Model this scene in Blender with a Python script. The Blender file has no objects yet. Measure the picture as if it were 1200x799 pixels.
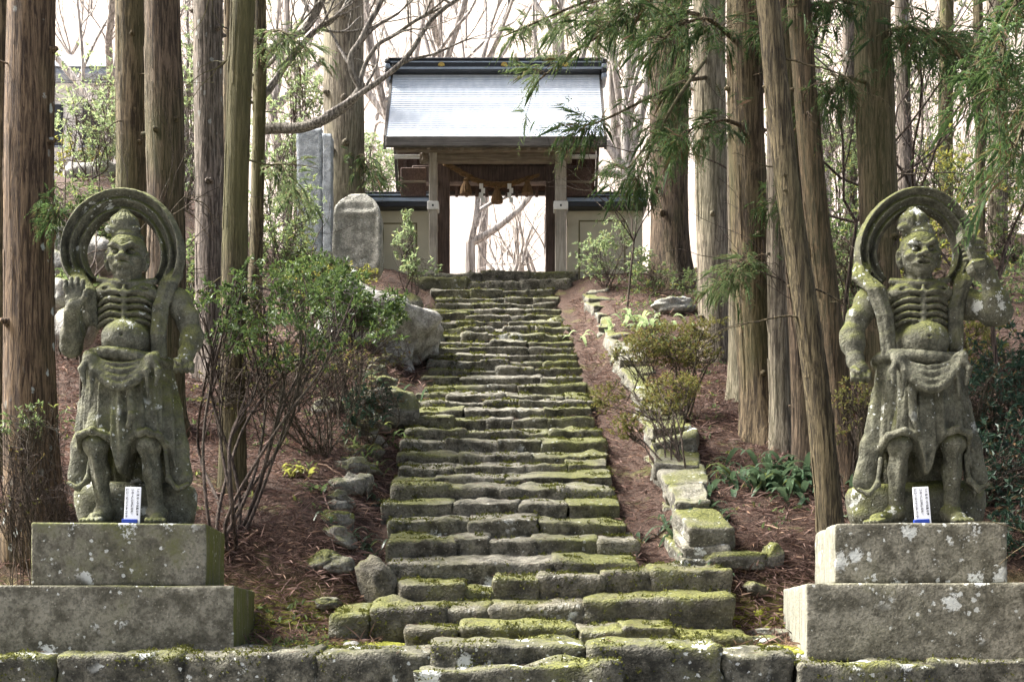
import bpy, math, random
import numpy as np
from math import radians, pi, sin, cos
random.seed(7); RNG = np.random.default_rng(11)

# ---------------------------------------------------------------- camera, sky, sun, exposure
scene = bpy.context.scene
COL = scene.collection
EYE = 0.18; FPX = 1500.0; CX = 600.0; HZ = 735.0          # eye height, focal length in photo pixels, principal column, horizon row
cam_d = bpy.data.cameras.new('camera'); cam = bpy.data.objects.new('camera', cam_d); COL.objects.link(cam)
cam.location = (0, 0, EYE); cam.rotation_euler = (pi/2, 0, 0)
cam_d.sensor_width = 36.0; cam_d.lens = FPX/1200*36.0
cam_d.shift_y = (HZ-399.5)/1200.0
cam_d.clip_start = 0.05; cam_d.clip_end = 2000
scene.camera = cam
SUN_DIR = np.array([-0.58, 0.12, 0.80]); SUN_DIR /= np.linalg.norm(SUN_DIR)
world = bpy.data.worlds.new('World'); scene.world = world; world.use_nodes = True
wn = world.node_tree.nodes; wl = world.node_tree.links
sky = wn.new('ShaderNodeTexSky'); sky.sky_type = 'NISHITA'; sky.sun_disc = False
sky.sun_elevation = math.asin(SUN_DIR[2]); sky.sun_rotation = math.atan2(SUN_DIR[0], SUN_DIR[1])
sky.air_density = 1.0; sky.dust_density = 10.0; sky.ozone_density = 0.6
bg = wn['Background']; bg.inputs['Strength'].default_value = 0.078
wl.new(sky.outputs['Color'], bg.inputs['Color'])
sun_d = bpy.data.lights.new('sun', 'SUN'); sun_d.energy = 5.0; sun_d.angle = radians(26); sun_d.color = (1.0, 0.985, 0.95)
sun = bpy.data.objects.new('sun', sun_d); COL.objects.link(sun)
from mathutils import Vector, Matrix
sun.rotation_euler = Vector(SUN_DIR).to_track_quat('Z', 'Y').to_euler()
scene.view_settings.view_transform = 'Standard'; scene.view_settings.look = 'None'
scene.view_settings.exposure = 2.2; scene.view_settings.gamma = 1.0; scene.view_settings.use_curve_mapping = False
scene.cycles.max_bounces = 4; scene.cycles.transparent_max_bounces = 4; scene.cycles.volume_bounces = 0
scene.cycles.use_denoising = True; scene.cycles.use_adaptive_sampling = True; scene.cycles.adaptive_threshold = .02

def W(px, py, Y):
    """a point that the photograph shows at (px, py), standing Y metres away"""
    return np.array([(px-CX)/FPX*Y, Y, EYE+(HZ-py)/FPX*Y])
def X_(px, Y): return (px-CX)/FPX*Y
def Z_(py, Y): return EYE+(HZ-py)/FPX*Y

# ---------------------------------------------------------------- numeric helpers
def _hash(ix, iy, iz, s):
    h = (ix.astype(np.int64)*374761393 + iy.astype(np.int64)*668265263 + iz.astype(np.int64)*2147483647 + s*974634541) & 0xffffffff
    h = ((h ^ (h >> 13))*1274126177) & 0xffffffff
    h = ((h ^ (h >> 16))*2246822519) & 0xffffffff
    return ((h ^ (h >> 15)) & 0xffffff)/float(0xffffff)
def vn(p, s=0):
    p = np.asarray(p, float); i = np.floor(p); f = p-i; f = f*f*(3-2*f); i = i.astype(np.int64)
    x, y, z = i[..., 0], i[..., 1], i[..., 2]; u, v, w = f[..., 0], f[..., 1], f[..., 2]
    r = 0
    for dx in (0, 1):
        for dy in (0, 1):
            for dz in (0, 1):
                r = r + _hash(x+dx, y+dy, z+dz, s)*(u if dx else 1-u)*(v if dy else 1-v)*(w if dz else 1-w)
    return r*2-1
def fbm(p, o=3, s=0):
    a, t, r = 1.0, 0.0, 0
    p = np.asarray(p, float)
    for k in range(o):
        r = r+a*vn(p*(2.03**k), s+k*17); t += a; a *= .5
    return r/t

class MB:
    """collects polygons and links them as ONE mesh object"""
    def __init__(s): s.v = []; s.f = {3: [], 4: []}; s.n = 0
    def add(s, v, f):
        v = np.asarray(v, np.float32).reshape(-1, 3); f = np.asarray(f, np.int64)
        s.v.append(v); s.f[f.shape[1]].append(f+s.n); s.n += len(v); return s
    def poly(s, v, faces):
        q = [f for f in faces if len(f) == 4]; t = [f for f in faces if len(f) == 3]
        n0 = s.n; v = np.asarray(v, np.float32).reshape(-1, 3); s.v.append(v); s.n += len(v)
        if q: s.f[4].append(np.array(q)+n0)
        if t: s.f[3].append(np.array(t)+n0)
        return s
    def mesh(s, name, smooth=False):
        me = bpy.data.meshes.new(name)
        V = np.concatenate(s.v); T = np.concatenate(s.f[3]) if s.f[3] else np.zeros((0, 3), int); Q = np.concatenate(s.f[4]) if s.f[4] else np.zeros((0, 4), int)
        me.vertices.add(len(V)); me.vertices.foreach_set('co', V.ravel())
        nl = len(T)*3+len(Q)*4; me.loops.add(nl); me.loops.foreach_set('vertex_index', np.concatenate([T.ravel(), Q.ravel()]).astype(np.int32))
        me.polygons.add(len(T)+len(Q))
        me.polygons.foreach_set('loop_start', np.concatenate([np.arange(len(T))*3, len(T)*3+np.arange(len(Q))*4]).astype(np.int32))
        me.polygons.foreach_set('use_smooth', np.full(len(T)+len(Q), smooth))
        me.update(calc_edges=True); me.validate()
        return me
    def build(s, name, mat, parent=None, smooth=False, loc=None, rot=None):
        return link(name, s.mesh(name, smooth), mat, parent, loc, rot)

def link(name, me, mat=None, parent=None, loc=None, rot=None):
    o = bpy.data.objects.new(name, me); COL.objects.link(o)
    if mat is not None and me is not None and len(me.materials) == 0: me.materials.append(mat)
    if parent is not None: o.parent = parent
    if loc is not None: o.location = loc
    if rot is not None: o.rotation_euler = rot
    return o
def tag(o, label=None, cat=None, group=None, kind=None):
    if label: o['label'] = label
    if cat: o['category'] = cat
    if group: o['group'] = group
    if kind: o['kind'] = kind
    return o
def thing(name, label, cat, loc=(0, 0, 0), rotz=0, group=None):
    o = bpy.data.objects.new(name, None); COL.objects.link(o); o.empty_display_size = .2
    o.location = loc; o.rotation_euler = (0, 0, rotz)
    return tag(o, label, cat, group)

def boxv(x0, x1, y0, y1, z0, z1):
    v = [(x0,y0,z0),(x1,y0,z0),(x1,y1,z0),(x0,y1,z0),(x0,y0,z1),(x1,y0,z1),(x1,y1,z1),(x0,y1,z1)]
    return v, [(0,3,2,1),(4,5,6,7),(0,1,5,4),(1,2,6,5),(2,3,7,6),(3,0,4,7)]
def box(mb, *a): return mb.poly(*boxv(*a))
def bbox(mb, x0, x1, y0, y1, z0, z1, b=.012):
    """box with bevelled edges"""
    import itertools
    vs = []; idx = {}
    for i, x in enumerate((x0, x1)):
        for j, y in enumerate((y0, y1)):
            for k, z in enumerate((z0, z1)):
                sx, sy, sz = (1, -1)[i], (1, -1)[j], (1, -1)[k]
                for a in range(3):
                    p = [x+sx*b, y+sy*b, z+sz*b]; p[a] = (x, y, z)[a]
                    idx[(i, j, k, a)] = len(vs); vs.append(p)
    F = []
    for a in range(3):
        o1, o2 = [q for q in range(3) if q != a]
        for s in (0, 1):
            def c(u, w):
                t = [0, 0, 0]; t[a] = s; t[o1] = u; t[o2] = w; return idx[(*t, a)]
            F.append((c(0,0), c(1,0), c(1,1), c(0,1)))
    for a in range(3):
        o1, o2 = [q for q in range(3) if q != a]
        for u in (0, 1):
            for w in (0, 1):
                t = [0,0,0]; t[o1] = u; t[o2] = w; t0 = tuple(t); t[a] = 1; t1 = tuple(t)
                F.append((idx[(*t0,o1)], idx[(*t1,o1)], idx[(*t1,o2)], idx[(*t0,o2)]))
    for t in itertools.product((0,1), repeat=3): F.append((idx[(*t,0)], idx[(*t,1)], idx[(*t,2)]))
    V = np.array(vs); cen = V.mean(0); G = []
    for f in F:
        p = V[list(f)]; n = np.cross(p[1]-p[0], p[2]-p[0])
        G.append(f if np.dot(n, p.mean(0)-cen) > 0 else tuple(reversed(f)))
    return mb.poly(V, G)

def cr(a, b): return np.array([a[1]*b[2]-a[2]*b[1], a[2]*b[0]-a[0]*b[2], a[0]*b[1]-a[1]*b[0]])
def tube(mb, P, R, ns=6, cap=True, disp=None):
    P = np.asarray(P, float); n = len(P); R = np.broadcast_to(np.asarray(R, float), (n,))
    T = np.gradient(P, axis=0); T /= np.linalg.norm(T, axis=1)[:, None]+1e-9
    up = np.array([0, 0, 1.]) if abs(T[0, 2]) < .9 else np.array([1., 0, 0])
    U = cr(up, T[0]); U /= math.sqrt(U@U)
    th = np.arange(ns)/ns*2*pi; V = np.zeros((n, ns, 3))
    for i in range(n):
        U = U-T[i]*(U@T[i]); U /= math.sqrt(U@U)+1e-9; B = cr(T[i], U)
        r = R[i] if disp is None else R[i]*disp[i]
        V[i] = P[i]+(np.cos(th)*r)[:, None]*U+(np.sin(th)*r)[:, None]*B
    i = np.arange(n-1)[:, None]*ns; j = np.arange(ns)[None]; k = (j+1) % ns
    F = np.stack([i+j, i+k, i+ns+k, i+ns+j], -1).reshape(-1, 4)
    n0 = mb.n; mb.add(V.reshape(-1, 3), F)
    if cap and ns >= 3:
        for e, rev in ((0, True), (n-1, False)):
            c = mb.n; mb.v.append(P[e][None].astype(np.float32)); mb.n += 1
            a = n0+e*ns+np.arange(ns); b = n0+e*ns+(np.arange(ns)+1) % ns
            t = np.stack([b, a, np.full(ns, c)], 1) if rev else np.stack([a, b, np.full(ns, c)], 1)
            mb.f[3].append(t)
    return mb

_grid = {}
def gridbox(nx, ny, nz):
    """surface grid of the cube [-1,1]^3 with shared vertices"""
    if (nx, ny, nz) in _grid: return _grid[(nx, ny, nz)]
    idx = {}; V = []; F = []
    def vid(i, j, k):
        if (i, j, k) not in idx: idx[(i, j, k)] = len(V); V.append((2*i/nx-1, 2*j/ny-1, 2*k/nz-1))
        return idx[(i, j, k)]
    for i in range(nx):
        for j in range(ny):
            F.append((vid(i,j,0), vid(i,j+1,0), vid(i+1,j+1,0), vid(i+1,j,0))); F.append((vid(i,j,nz), vid(i+1,j,nz), vid(i+1,j+1,nz), vid(i,j+1,nz)))
    for i in range(nx):
        for k in range(nz):
            F.append((vid(i,0,k), vid(i+1,0,k), vid(i+1,0,k+1), vid(i,0,k+1))); F.append((vid(i,ny,k), vid(i,ny,k+1), vid(i+1,ny,k+1), vid(i+1,ny,k)))
    for j in range(ny):
        for k in range(nz):
            F.append((vid(0,j,k), vid(0,j,k+1), vid(0,j+1,k+1), vid(0,j+1,k))); F.append((vid(nx,j,k), vid(nx,j+1,k), vid(nx,j+1,k+1), vid(nx,j,k+1)))
    _grid[(nx, ny, nz)] = (np.array(V, float), np.array(F)); return _grid[(nx, ny, nz)]
def edge_rings(V, n, h, rnd):
    """move grid lines next to the edges so that faces stay flat and only the arris is round"""
    V = V.copy()
    for a in range(3):
        A = np.abs(V[:, a]); k = n[a]; e = min(.45, rnd/h[a])
        B = np.interp(A, [0, 1-4/k, 1-2/k, 1], [0, 1-min(.7, 2.4*e), 1-e, 1]) if k >= 6 else np.interp(A, [0, 1-2/k, 1], [0, 1-e, 1])
        V[:, a] = np.sign(V[:, a])*B
    return V
def stone_verts(hx, hy, hz, seed, n=(8, 4, 4), rnd=.05, amp=.02, freq=5.0):
    """a hewn stone: rounded box, uneven faces, worn edges"""
    V, F = gridbox(*n); rnd = min(rnd, .9*min(hx, hy, hz)); V = edge_rings(V, n, (hx, hy, hz), rnd)
    P = V*np.array([hx, hy, hz]); inner = np.array([hx, hy, hz])-rnd
    # push grid lines towards the edges so that the rounding has vertices
    C = np.clip(P, -inner, inner); D = P-C; L = np.linalg.norm(D, axis=1); L[L < 1e-9] = 1
    N = D/L[:, None]; P = C+N*rnd
    so = np.array([seed*3.17 % 91, seed*7.31 % 83, seed*1.97 % 71])
    d = fbm(P*freq+so, 3, seed % 97)
    d = d+.4*fbm(P*freq*3.1+so, 2, seed % 79)
    P = P+(N+.3*P/np.linalg.norm(P, axis=1)[:, None])*(d*amp)[:, None]
    P = P*(1+.06*vn(P*1.3+so[::-1], 5)[:, None])
    return P, F
def stone(name, c, h, seed, mat, parent=None, n=(8, 4, 4), rnd=.05, amp=.02, rot=(0, 0, 0), freq=5.0):
    mb = MB(); mb.add(*stone_verts(*h, seed, n, rnd, amp, freq))
    return mb.build(name, mat, parent, True, c, rot)
def rock_verts(h, seed, n=8, amp=.28, freq=1.6):
    V, F = gridbox(n, n, n); N = V/np.linalg.norm(V, axis=1)[:, None]
    B = N*.72+V*.28
    so = np.array([seed*2.7 % 57, seed*5.3 % 61, seed*9.1 % 67])
    r = 1+amp*fbm(N*freq+so, 2, seed % 89)+.1*np.abs(fbm(N*freq*2.6+so, 2, seed % 83))+.03*vn(N*9+so, 3)
    return B*r[:, None]*np.array(h), F
def rock(name, c, h, seed, mat, parent=None, n=8, amp=.28, rot=(0, 0, 0)):
    mb = MB(); mb.add(*rock_verts(h, seed, n, amp)); return mb.build(name, mat, parent, True, c, rot)

def leaves(mb, C, D, Nn, L, Wd, fold=.25, droop=.15):
    """one folded leaf (a diamond of two triangles pairs) at each centre C, pointing along D, facing Nn"""
    D = D/(np.linalg.norm(D, axis=1)[:, None]+1e-9); S = np.cross(D, Nn); S /= np.linalg.norm(S, axis=1)[:, None]+1e-9; U = np.cross(S, D)
    L = np.broadcast_to(L, (len(C),))[:, None]; Wd = np.broadcast_to(Wd, (len(C),))[:, None]
    a = C; b = C+D*L*.45+S*Wd*.5+U*Wd*fold; c = C+D*L-U*L*droop; d = C+D*L*.45-S*Wd*.5+U*Wd*fold
    V = np.stack([a, b, c, d], 1).reshape(-1, 3); k = np.arange(len(C))[:, None]*4
    F = np.concatenate([k+np.array([[0, 1, 2]]), k+np.array([[0, 2, 3]])])
    return mb.add(V, F)
def rdir(n, up=0.0):
    d = RNG.normal(size=(n, 3)); d /= np.linalg.norm(d, axis=1)[:, None]; d[:, 2] += up
    return d/np.linalg.norm(d, axis=1)[:, None]

# ---------------------------------------------------------------- materials
class NT:
    def __init__(s, name):
        s.m = bpy.data.materials.new(name); s.m.use_nodes = True; s.t = s.m.node_tree; s.b = s.t.nodes['Principled BSDF']; s.b.inputs['Roughness'].default_value = .85
        s.b.inputs['Specular IOR Level'].default_value = .3
    def n(s, t, **k):
        x = s.t.nodes.new(t)
        for a, b in k.items(): setattr(x, a, b)
        return x
    def put(s, sock, v):
        if isinstance(v, bpy.types.NodeSocket): s.t.links.new(v, sock)
        elif isinstance(v, (tuple, list)) and len(v) == 3 and sock.type == 'RGBA': sock.default_value = (*v, 1)
        else: sock.default_value = v
    def coord(s, kind='Object'): return s.n('ShaderNodeTexCoord').outputs[kind]
    def pos(s): return s.n('ShaderNodeNewGeometry').outputs['Position']
    def map(s, v, sc=(1, 1, 1), loc=(0, 0, 0)):
        x = s.n('ShaderNodeMapping'); s.put(x.inputs['Vector'], v); x.inputs['Scale'].default_value = sc; x.inputs['Location'].default_value = loc; return x.outputs[0]
    def noise(s, v, scale, det=4, rough=.55, dist=0):
        x = s.n('ShaderNodeTexNoise'); s.put(x.inputs['Vector'], v); x.inputs['Scale'].default_value = scale; x.inputs['Detail'].default_value = det
        x.inputs['Roughness'].default_value = rough; x.inputs['Distortion'].default_value = dist; return x.outputs['Fac']
    def voro(s, v, scale, feat='F1', out='Distance', rnd=1):
        x = s.n('ShaderNodeTexVoronoi', feature=feat); s.put(x.inputs['Vector'], v); x.inputs['Scale'].default_value = scale; x.inputs['Randomness'].default_value = rnd; return x.outputs[out]
    def ramp(s, f, *st):
        x = s.n('ShaderNodeValToRGB'); s.put(x.inputs['Fac'], f); e = x.color_ramp.elements
        while len(e) < len(st): e.new(.5)
        for q, (p, c) in zip(e, st): q.position = p; q.color = (*c, 1) if not isinstance(c, (int, float)) else (c, c, c, 1)
        return x.outputs['Color']
    def rng(s, f, a, b, c=0., d=1., smooth=True):
        x = s.n('ShaderNodeMapRange'); x.interpolation_type = 'SMOOTHSTEP' if smooth else 'LINEAR'; s.put(x.inputs['Value'], f)
        for i, q in zip(('From Min', 'From Max', 'To Min', 'To Max'), (a, b, c, d)): s.put(x.inputs[i], q)
        return x.outputs['Result']
    def math(s, op, a, b=None, c=None):
        x = s.n('ShaderNodeMath', operation=op); s.put(x.inputs[0], a)
        if b is not None: s.put(x.inputs[1], b)
        if c is not None: s.put(x.inputs[2], c)
        return x.outputs[0]
    def mix(s, f, a, b, mode='MIX'):
        x = s.n('ShaderNodeMix', data_type='RGBA', blend_type=mode); s.put(x.inputs[0], f); s.put(x.inputs[6], a); s.put(x.inputs[7], b); return x.outputs[2]
    def sep(s, v):
        x = s.n('ShaderNodeSeparateXYZ'); s.put(x.inputs[0], v); return x.outputs
    def nz(s): return s.sep(s.n('ShaderNodeNewGeometry').outputs['Normal'])[2]
    def rand(s): return s.n('ShaderNodeObjectInfo').outputs['Random']
    def island(s): return s.n('ShaderNodeNewGeometry').outputs['Random Per Island']
    def bump(s, h, st=.5, dist=.02, nrm=None):
        x = s.n('ShaderNodeBump'); s.put(x.inputs['Height'], h); x.inputs['Strength'].default_value = st; x.inputs['Distance'].default_value = dist
        if nrm is not None: s.put(x.inputs['Normal'], nrm)
        return x.outputs[0]
    def out(s, col, rough=None, bump=None):
        s.put(s.b.inputs['Base Color'], col)
        if rough is not None: s.put(s.b.inputs['Roughness'], rough)
        if bump is not None: s.put(s.b.inputs['Normal'], bump)
        return s.m

def mat_stone(name, dark, light, moss=(.055, .062, .014), moss2=(.15, .155, .042), mlo=.55, mhi=.8, lich=.0, lcol=(.62, .64, .6), scale=1.0, vary=.35, up=.45, rough=.85, wet=False, trod=False, side=None, bst=1.0):
    m = NT(name); p = m.pos(); ps = m.map(p, (scale,)*3)
    big = m.noise(ps, 1.7, 3); mid = m.noise(ps, 7, 4, .65); fine = m.noise(ps, 45, 2, .7)
    c = m.mix(m.rng(mid, .34, .64), dark, light)
    c = m.mix(m.rng(fine, .4, .7, 0, .6), c, tuple(x*.45 for x in dark))
    c = m.mix(m.math('MULTIPLY', m.rand(), vary), c, tuple(x*.55 for x in dark))
    speck = m.voro(m.map(p, (1, 1, 1)), 26*scale); c = m.mix(m.rng(speck, .12, .2, .35, 0), c, tuple(min(1, x*1.7) for x in light))
    mk = m.math('ADD', m.math('MULTIPLY', m.nz(), up), m.math('ADD', m.math('MULTIPLY', big, .65), m.math('MULTIPLY', mid, .38)))
    mask = m.math('MULTIPLY', m.rng(mk, mlo, mhi), m.rng(m.math('ADD', m.noise(m.map(p, (1, 1, 1), (2, 7, 3)), 1.3, 3, .6), m.math('MULTIPLY', m.math('SUBTRACT', m.rand(), .5), .3)), .34, .6, .12, 1))
    if trod:
        ax = m.math('ABSOLUTE', m.math('ADD', m.sep(p)[0], .08)); mask = m.math('MULTIPLY', mask, m.rng(m.math('ADD', ax, m.math('MULTIPLY', m.math('SUBTRACT', mid, .5), 1.1)), .1, .75, .18, 1))
    mc = m.mix(m.rng(fine, .3, .7), moss, moss2)
    c = m.mix(mask, c, mc)
    if side:
        sx = m.math('MULTIPLY', m.rng(m.math('ABSOLUTE', m.sep(m.n('ShaderNodeNewGeometry').outputs['True Normal'])[0]), .6, .8), m.rng(m.noise(m.map(p, (1, 1, .12)), 17, 3, .7), .3, .55)); c = m.mix(sx, c, m.mix(mid, side, tuple(x*.55 for x in side)))
    if lich > 0:
        w = m.math('ADD', m.voro(m.map(p, (1, 1, 1), (3.3, 1.7, .4)), 4.2*scale), m.math('ADD', m.math('MULTIPLY', m.math('SUBTRACT', mid, .5), .9), m.math('MULTIPLY', m.math('SUBTRACT', fine, .5), .5)))
        lm = m.math('MULTIPLY', m.rng(w, .16, .27, 1, 0), m.rng(big, .7-lich*.24, .78-lich*.24))
        w2 = m.math('ADD', m.voro(m.map(p, (1, 1, 1), (9.3, 4.7, 2.4)), 13*scale), m.math('ADD', m.math('MULTIPLY', m.math('SUBTRACT', fine, .5), .6), m.math('MULTIPLY', m.math('SUBTRACT', big, .5), -.8)))
        lm2 = m.rng(w2, .05, .13, lich, 0)
        c = m.mix(m.math('MULTIPLY', m.math('MAXIMUM', lm, lm2), .9), c, m.mix(fine, lcol, tuple(x*.75 for x in lcol)))
    h = m.math('ADD', mid, m.math('MULTIPLY', fine, .45))
    return m.out(c, rough if not wet else m.rng(m.noise(ps, 3.2, 2),   .45, .6, .5, .9), m.bump(h, bst, .04))

def mat_bark(name, dark, light, green=.3, gcol=(.10, .115, .03), lich=0., fx=44):
    m = NT(name); o = m.coord('Object'); r = m.rand()
    st = m.map(o, (1, 1, .07))
    n1 = m.noise(st, fx, 5, .7, .6); n2 = m.noise(m.map(o, (1, 1, .12)), fx*2.6, 3, .6); big = m.noise(m.map(m.pos(), (1, 1, .35)), 1.3, 3)
    c = m.mix(m.rng(n1, .4, .62), tuple(x*.6 for x in dark), tuple(x*.95 for x in light))
    c = m.mix(m.rng(n2, .5, .8, 0, .5), c, tuple(x*.4 for x in dark))
    c = m.mix(m.math('MULTIPLY', m.rng(m.math('ADD', big, m.math('MULTIPLY', m.math('SUBTRACT', r, .5), .25)), .4, .62), green), c, m.mix(n1, tuple(x*.6 for x in gcol), gcol))
    c = m.mix(m.rng(m.noise(m.map(m.pos(), (1, 1, 1.0), (7, 3, 1)), 6, 3), .6, .75, 0, .35), c, tuple(x*1.25 for x in light))
    if lich:
        w = m.math('ADD', m.voro(m.map(m.pos(), (1, 1, .6)), 9), m.math('MULTIPLY', m.math('SUBTRACT', m.noise(m.pos(), 30, 3), .5), .35))
        c = m.mix(m.math('MULTIPLY', m.rng(w, .14, .22, lich, 0), m.rng(big, .42, .52)), c, (.5, .55, .52))
    h = m.math('ADD', n1, m.math('MULTIPLY', n2, .5))
    return m.out(c, .9, m.bump(h, 1.0, .04))

def mat_leaf(name, a, b, trans=.35, rough=.45, spec=.4, third=None):
    m = NT(name); r = m.island()
    c = m.mix(r, a, b)
    c = m.mix(m.rng(m.noise(m.pos(), 1.6, 2), .4, .65, 0, .5), c, tuple(x*.55 for x in a))
    if third: c = m.mix(m.rng(r, .84, .9), c, third)
    m.out(c, rough); m.b.inputs['Specular IOR Level'].default_value = spec
    tr = m.n('ShaderNodeBsdfTranslucent'); m.put(tr.inputs['Color'], m.mix(.5, c, tuple(min(1, x*1.6) for x in b)))
    mx = m.n('ShaderNodeMixShader'); mx.inputs[0].default_value = trans
    m.t.links.new(m.b.outputs[0], mx.inputs[1]); m.t.links.new(tr.outputs[0], mx.inputs[2])
    m.t.links.new(mx.outputs[0], m.t.nodes['Material Output'].inputs['Surface']); return m.m
def mat_plain(name, col, rough=.7, var=.25, scale=12, metal=0, bump=.2):
    m = NT(name); n = m.noise(m.pos(), scale, 4, .6)
    c = m.mix(m.rng(n, .3, .7, 0, 1), col, tuple(x*(1-var) for x in col)); m.b.inputs['Metallic'].default_value = metal
    return m.out(c, rough, m.bump(n, bump, .01))
def mat_wood(name, a, b, axis='x', rough=.75):
    m = NT(name); sc = {'x': (.06, 1, 1), 'z': (1, 1, .06), 'y': (1, .06, 1)}[axis]
    n = m.noise(m.map(m.pos(), sc), 40, 5, .65, .4); g = m.noise(m.pos(), 3, 3)
    c = m.mix(m.rng(n, .3, .7), a, b); c = m.mix(m.rng(g, .4, .7, 0, .45), c, tuple(x*.6 for x in a))
    return m.out(c, rough, m.bump(n, .4, .01))

M = {}
M['step'] = mat_stone('mossy_step_stone', (.05, .046, .034), (.25, .235, .19), moss=(.045, .05, .012), moss2=(.135, .138, .042), mlo=.38, mhi=.7, up=.26, lich=.4, trod=True)
M['slab'] = mat_stone('worn_slab_stone', (.055, .05, .038), (.18, .165, .125), moss=(.05, .055, .012), moss2=(.15, .152, .04), mlo=.45, mhi=.75, up=.24, lich=.25, wet=True)
M['kerb'] = mat_stone('lichened_wall_stone', (.035, .034, .026), (.19, .18, .14), moss=(.03, .034, .01), moss2=(.14, .145, .035), mlo=.5, mhi=.75, up=.2, lich=1.0, lcol=(.6, .62, .58))
M['statue'] = mat_stone('mossy_carved_stone', (.06, .06, .042), (.15, .148, .11), moss=(.05, .055, .015), moss2=(.13, .138, .038), mlo=.44, mhi=.8, up=.42, lich=.8, bst=.7, lcol=(.55, .57, .53), vary=0, scale=1.5)
M['pedestal'] = mat_stone('pedestal_stone_green', (.075, .07, .05), (.23, .217, .17), moss=(.045, .05, .014), moss2=(.115, .12, .035), mlo=.5, mhi=.74, up=.2, lich=.85, lcol=(.6, .62, .58), vary=.1, scale=1.0, side=(.13, .14, .03), bst=.45)
M['pedestal_white'] = mat_stone('pedestal_stone_sunlit_side', (.075, .07, .05), (.23, .217, .17), moss=(.045, .05, .014), moss2=(.115, .12, .035), mlo=.5, mhi=.74, up=.2, lich=.85, lcol=(.6, .62, .58), vary=.1, scale=1.0, side=(.3, .3, .24), bst=.45)  # side faces streaked pale: sunlight on the flank is painted in
M['rock'] = mat_stone('mossy_boulder', (.1, .095, .08), (.3, .285, .25), mlo=.5, mhi=.75, up=.5, lich=.3)
M['pale_rock'] = mat_stone('pale_boulder', (.22, .21, .19), (.5, .49, .45), mlo=.66, mhi=.9, up=.35, lich=.5)
M['drywall'] = mat_stone('pale_wall_stone', (.1, .094, .075), (.32, .305, .255), mlo=.52, mhi=.8, up=.28, lich=.5)  # pale stone of the wall and some rocks
M['stele'] = mat_stone('stele_stone', (.2, .2, .17), (.4, .39, .34), mlo=.72, mhi=.95, up=.3, lich=.7, vary=.1)
M['blue_slab'] = mat_stone('blue_grey_slab', (.3, .33, .35), (.55, .59, .62), mlo=.85, mhi=1.1, up=.2, lich=.4, vary=.1, scale=1.6)
M['bark_red'] = mat_bark('red_cedar_bark', (.066, .046, .03), (.2, .145, .097), .4)
M['bark_brown'] = mat_bark('brown_cedar_bark', (.072, .051, .03), (.24, .18, .105), .6, gcol=(.12, .12, .045))
M['bark_dark'] = mat_bark('dark_cedar_bark', (.05, .03, .02), (.16, .105, .065), .25)
M['bark_lichen'] = mat_bark('lichened_cedar_bark', (.07, .043, .027), (.22, .15, .09), .4, gcol=(.14, .13, .05), lich=.9)
M['bark_grey'] = mat_bark('grey_cedar_bark', (.1, .08, .066), (.3, .25, .21), .12, lich=.5)
M['bark_green'] = mat_bark('moss_green_bark', (.065, .05, .028), (.2, .16, .09), .75, gcol=(.13, .122, .045))
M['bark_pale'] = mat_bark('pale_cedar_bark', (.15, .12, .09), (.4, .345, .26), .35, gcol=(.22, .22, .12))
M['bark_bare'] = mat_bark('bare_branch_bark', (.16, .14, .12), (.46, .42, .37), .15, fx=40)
M['bark_far'] = mat_bark('hazy_far_bark', (.3, .27, .25), (.58, .53, .49), .05, fx=20)  # sun and distance haze painted in as a paler bark
M['stem'] = mat_bark('shrub_stem', (.05, .035, .028), (.17, .125, .1), .2, fx=60)
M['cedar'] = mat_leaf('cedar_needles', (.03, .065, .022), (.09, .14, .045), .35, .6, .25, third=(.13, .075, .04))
M['cedar_pale'] = mat_leaf('sunlit_cedar_needles', (.07, .12, .05), (.17, .22, .09), .45, .6, .25, third=(.2, .12, .08))  # lighter copy of the cedar needles, sunlight put into the colour
M['glossy'] = mat_leaf('glossy_shrub_leaf', (.04, .075, .025), (.11, .165, .05), .3, .5, .4, third=(.14, .17, .03))
M['dark_leaf'] = mat_leaf('dark_evergreen_leaf', (.016, .042, .026), (.045, .085, .05), .25, .5, .4, third=(.12, .07, .03))
M['azalea'] = mat_leaf('azalea_leaf', (.08, .092, .022), (.21, .2, .06), .35, .6, .25, third=(.17, .085, .04))
M['pale_leaf'] = mat_leaf('pale_green_leaf', (.12, .18, .08), (.26, .32, .16), .5, .5, .3, third=(.3, .28, .1))  # palest green of the bushes and treelets
M['mid_leaf'] = mat_leaf('mid_green_leaf', (.05, .09, .035), (.14, .18, .07), .45, .5, .3, third=(.24, .22, .05))
M['yellow_leaf'] = mat_leaf('yellow_green_leaf', (.13, .15, .03), (.26, .26, .06), .5, .5, .3, third=(.3, .2, .06))
M['broad'] = mat_leaf('broad_ground_leaf', (.035, .07, .038), (.085, .13, .07), .25, .28, .5, third=(.16, .18, .04))
M['litter'] = mat_leaf('cedar_litter', (.05, .028, .022), (.36, .24, .2), .1, .8, .2, third=(.3, .2, .14))
M['moss'] = mat_plain('moss', (.25, .26, .035), .95, .5, 25, 0, .8)
M['gravel'] = mat_plain('gravel', (.3, .3, .3), .9, .5, 40)

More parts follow.
